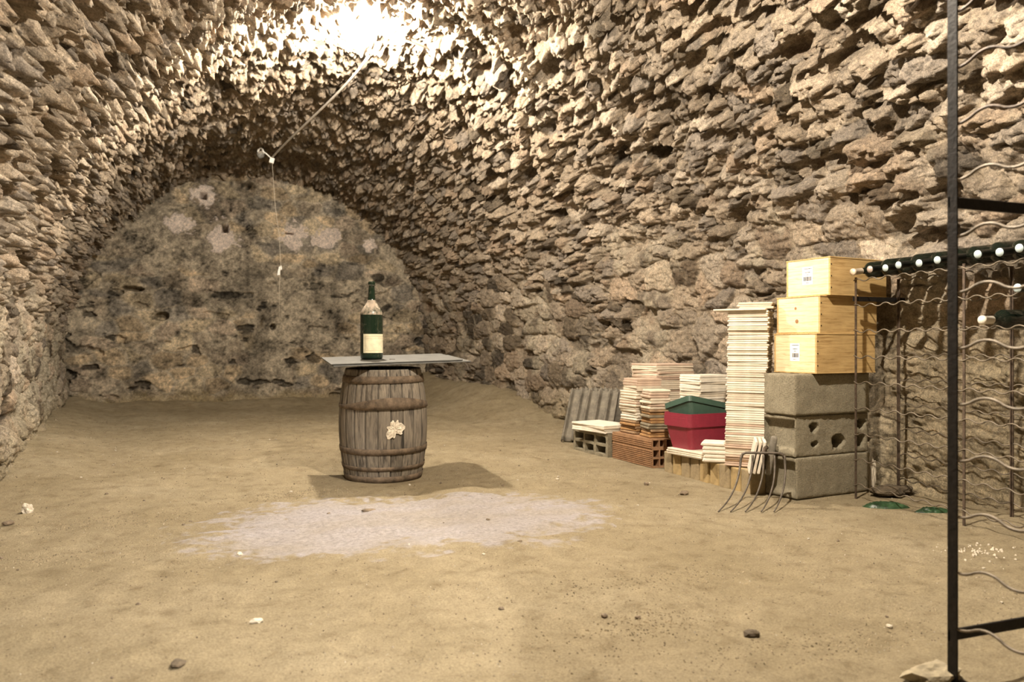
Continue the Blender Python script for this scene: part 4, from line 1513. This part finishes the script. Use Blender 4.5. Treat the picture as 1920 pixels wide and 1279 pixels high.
# loose pebbles: one built, the others copied
peb = [lump(k * 1.7, 0.010, (1, 0.8, 0.6)) for k in range(6)]
for k, m in enumerate(peb):
    m.materials.append((M_PEBBLE, M_PEBBLE, M_PALE_STONE)[k % 3])
sr = random.Random(77)
cnt = 0
first = {}
while cnt < 110:
    x = sr.uniform(-1.0, 2.6)
    y = sr.uniform(1.5, 6.5) if sr.random() < 0.7 else sr.uniform(3.2, 4.6)
    xl, xr = wall_x(y)
    if x < xl + 0.15 or math.hypot(x - 0.845, y - 4.26) < 0.3 or (x > 2.15 and y > 2.7): continue
    k = sr.randrange(6)
    s = sr.uniform(0.35, 1.0) ** 1.5
    loc = (x, y, fz(x, y) + 0.003 * s)
    if k not in first:
        o = obj('pebble', peb[k], None, None, loc)
        first[k] = o
    else:
        o = first[k].copy()
        COL.objects.link(o)
        o.location = loc
    o.scale = (s, s, s)
    o.rotation_euler = (0, 0, sr.uniform(0, 6.28))
    tag(o, 'small loose pebble scattered on the sandy floor' if k % 3 < 2 else 'small pale pebble scattered on the sandy floor', 'pebble', 'loose pebbles on the floor' if k % 3 < 2 else 'pale pebbles on the floor')
    cnt += 1
# grit: uncountable
def grit(name, n, mat, rmin, rmax, label, seed, area):
    sr = random.Random(seed)
    bm = bmesh.new()
    for _ in range(n):
        x, y = area(sr)
        xl, xr = wall_x(y)
        if x < xl + 0.05 or x > xr - 0.05 or math.hypot(x - 0.845, y - 4.26) < 0.24 or (x > 2.3 and 2.85 < y < 5.6): continue
        r = sr.uniform(rmin, rmax) * (0.6 + 0.25 * y / 3)
        z = fz(x, y)
        q = [bm.verts.new((x + r * math.cos(a + 1) * sr.uniform(0.6, 1.3), y + r * math.sin(a + 1) * sr.uniform(0.6, 1.3), z - r * 0.3)) for a in (0, 1.57, 3.14, 4.71)]
        t = [bm.verts.new((x + 0.5 * r * math.cos(a), y + 0.5 * r * math.sin(a), z + r * sr.uniform(0.5, 0.9))) for a in (0.4, 2.4, 4.5)]
        c = [q[0], q[1], q[2], q[3]]
        bm.faces.new((q[0], q[1], t[0])); bm.faces.new((q[1], t[1], t[0])); bm.faces.new((q[1], q[2], t[1])); bm.faces.new((q[2], t[2], t[1])); bm.faces.new((q[2], q[3], t[2]))
        bm.faces.new((q[3], q[0], t[2])); bm.faces.new((q[0], t[0], t[2])); bm.faces.new((t[0], t[1], t[2]))
    o = obj(name, bm, mat)
    tag(o, label, 'grit', kind='stuff')
def anywhere(sr):
    y = 1.4 + 7 * sr.random() ** 1.7
    return sr.uniform(-1.5, 3.0), y
grit('gravel', 4500, M_PEBBLE, 0.0015, 0.0045, 'fine brown grit strewn over the sandy earth floor', 5, anywhere)
grit('gravel', 2500, M_PALE_STONE, 0.0015, 0.004, 'fine pale grit strewn over the sandy earth floor', 6, anywhere)
def crumbs(sr):
    return sr.gauss(2.42, 0.07), sr.gauss(1.95, 0.04)
grit('plaster_crumbs', 60, M_PALE_STONE, 0.004, 0.011, 'white plaster crumbs on the floor right of the tall black post', 8, crumbs)

CLOD_SPOTS = [(-0.40, 3.55, 0.16, 0.07), (-0.55, 3.05, 0.15, 0.07), (0.55, 1.75, 0.20, 0.10), (1.25, 2.05, 0.20, 0.06), (1.05, 1.75, 0.10, 0.05), (1.75, 3.9, 0.25, 0.18), (1.35, 1.5, 0.22, 0.04), (0.35, 3.9, 0.12, 0.06)]
def clods(sr):
    x, y, a, b = CLOD_SPOTS[sr.randrange(len(CLOD_SPOTS))]
    return sr.gauss(x, a), sr.gauss(y, b)
grit('earth_crumbs', 2600, M_CRUMB, 0.0012, 0.0065, 'brown crumbs of earth in loose patches on the floor', 9, clods)
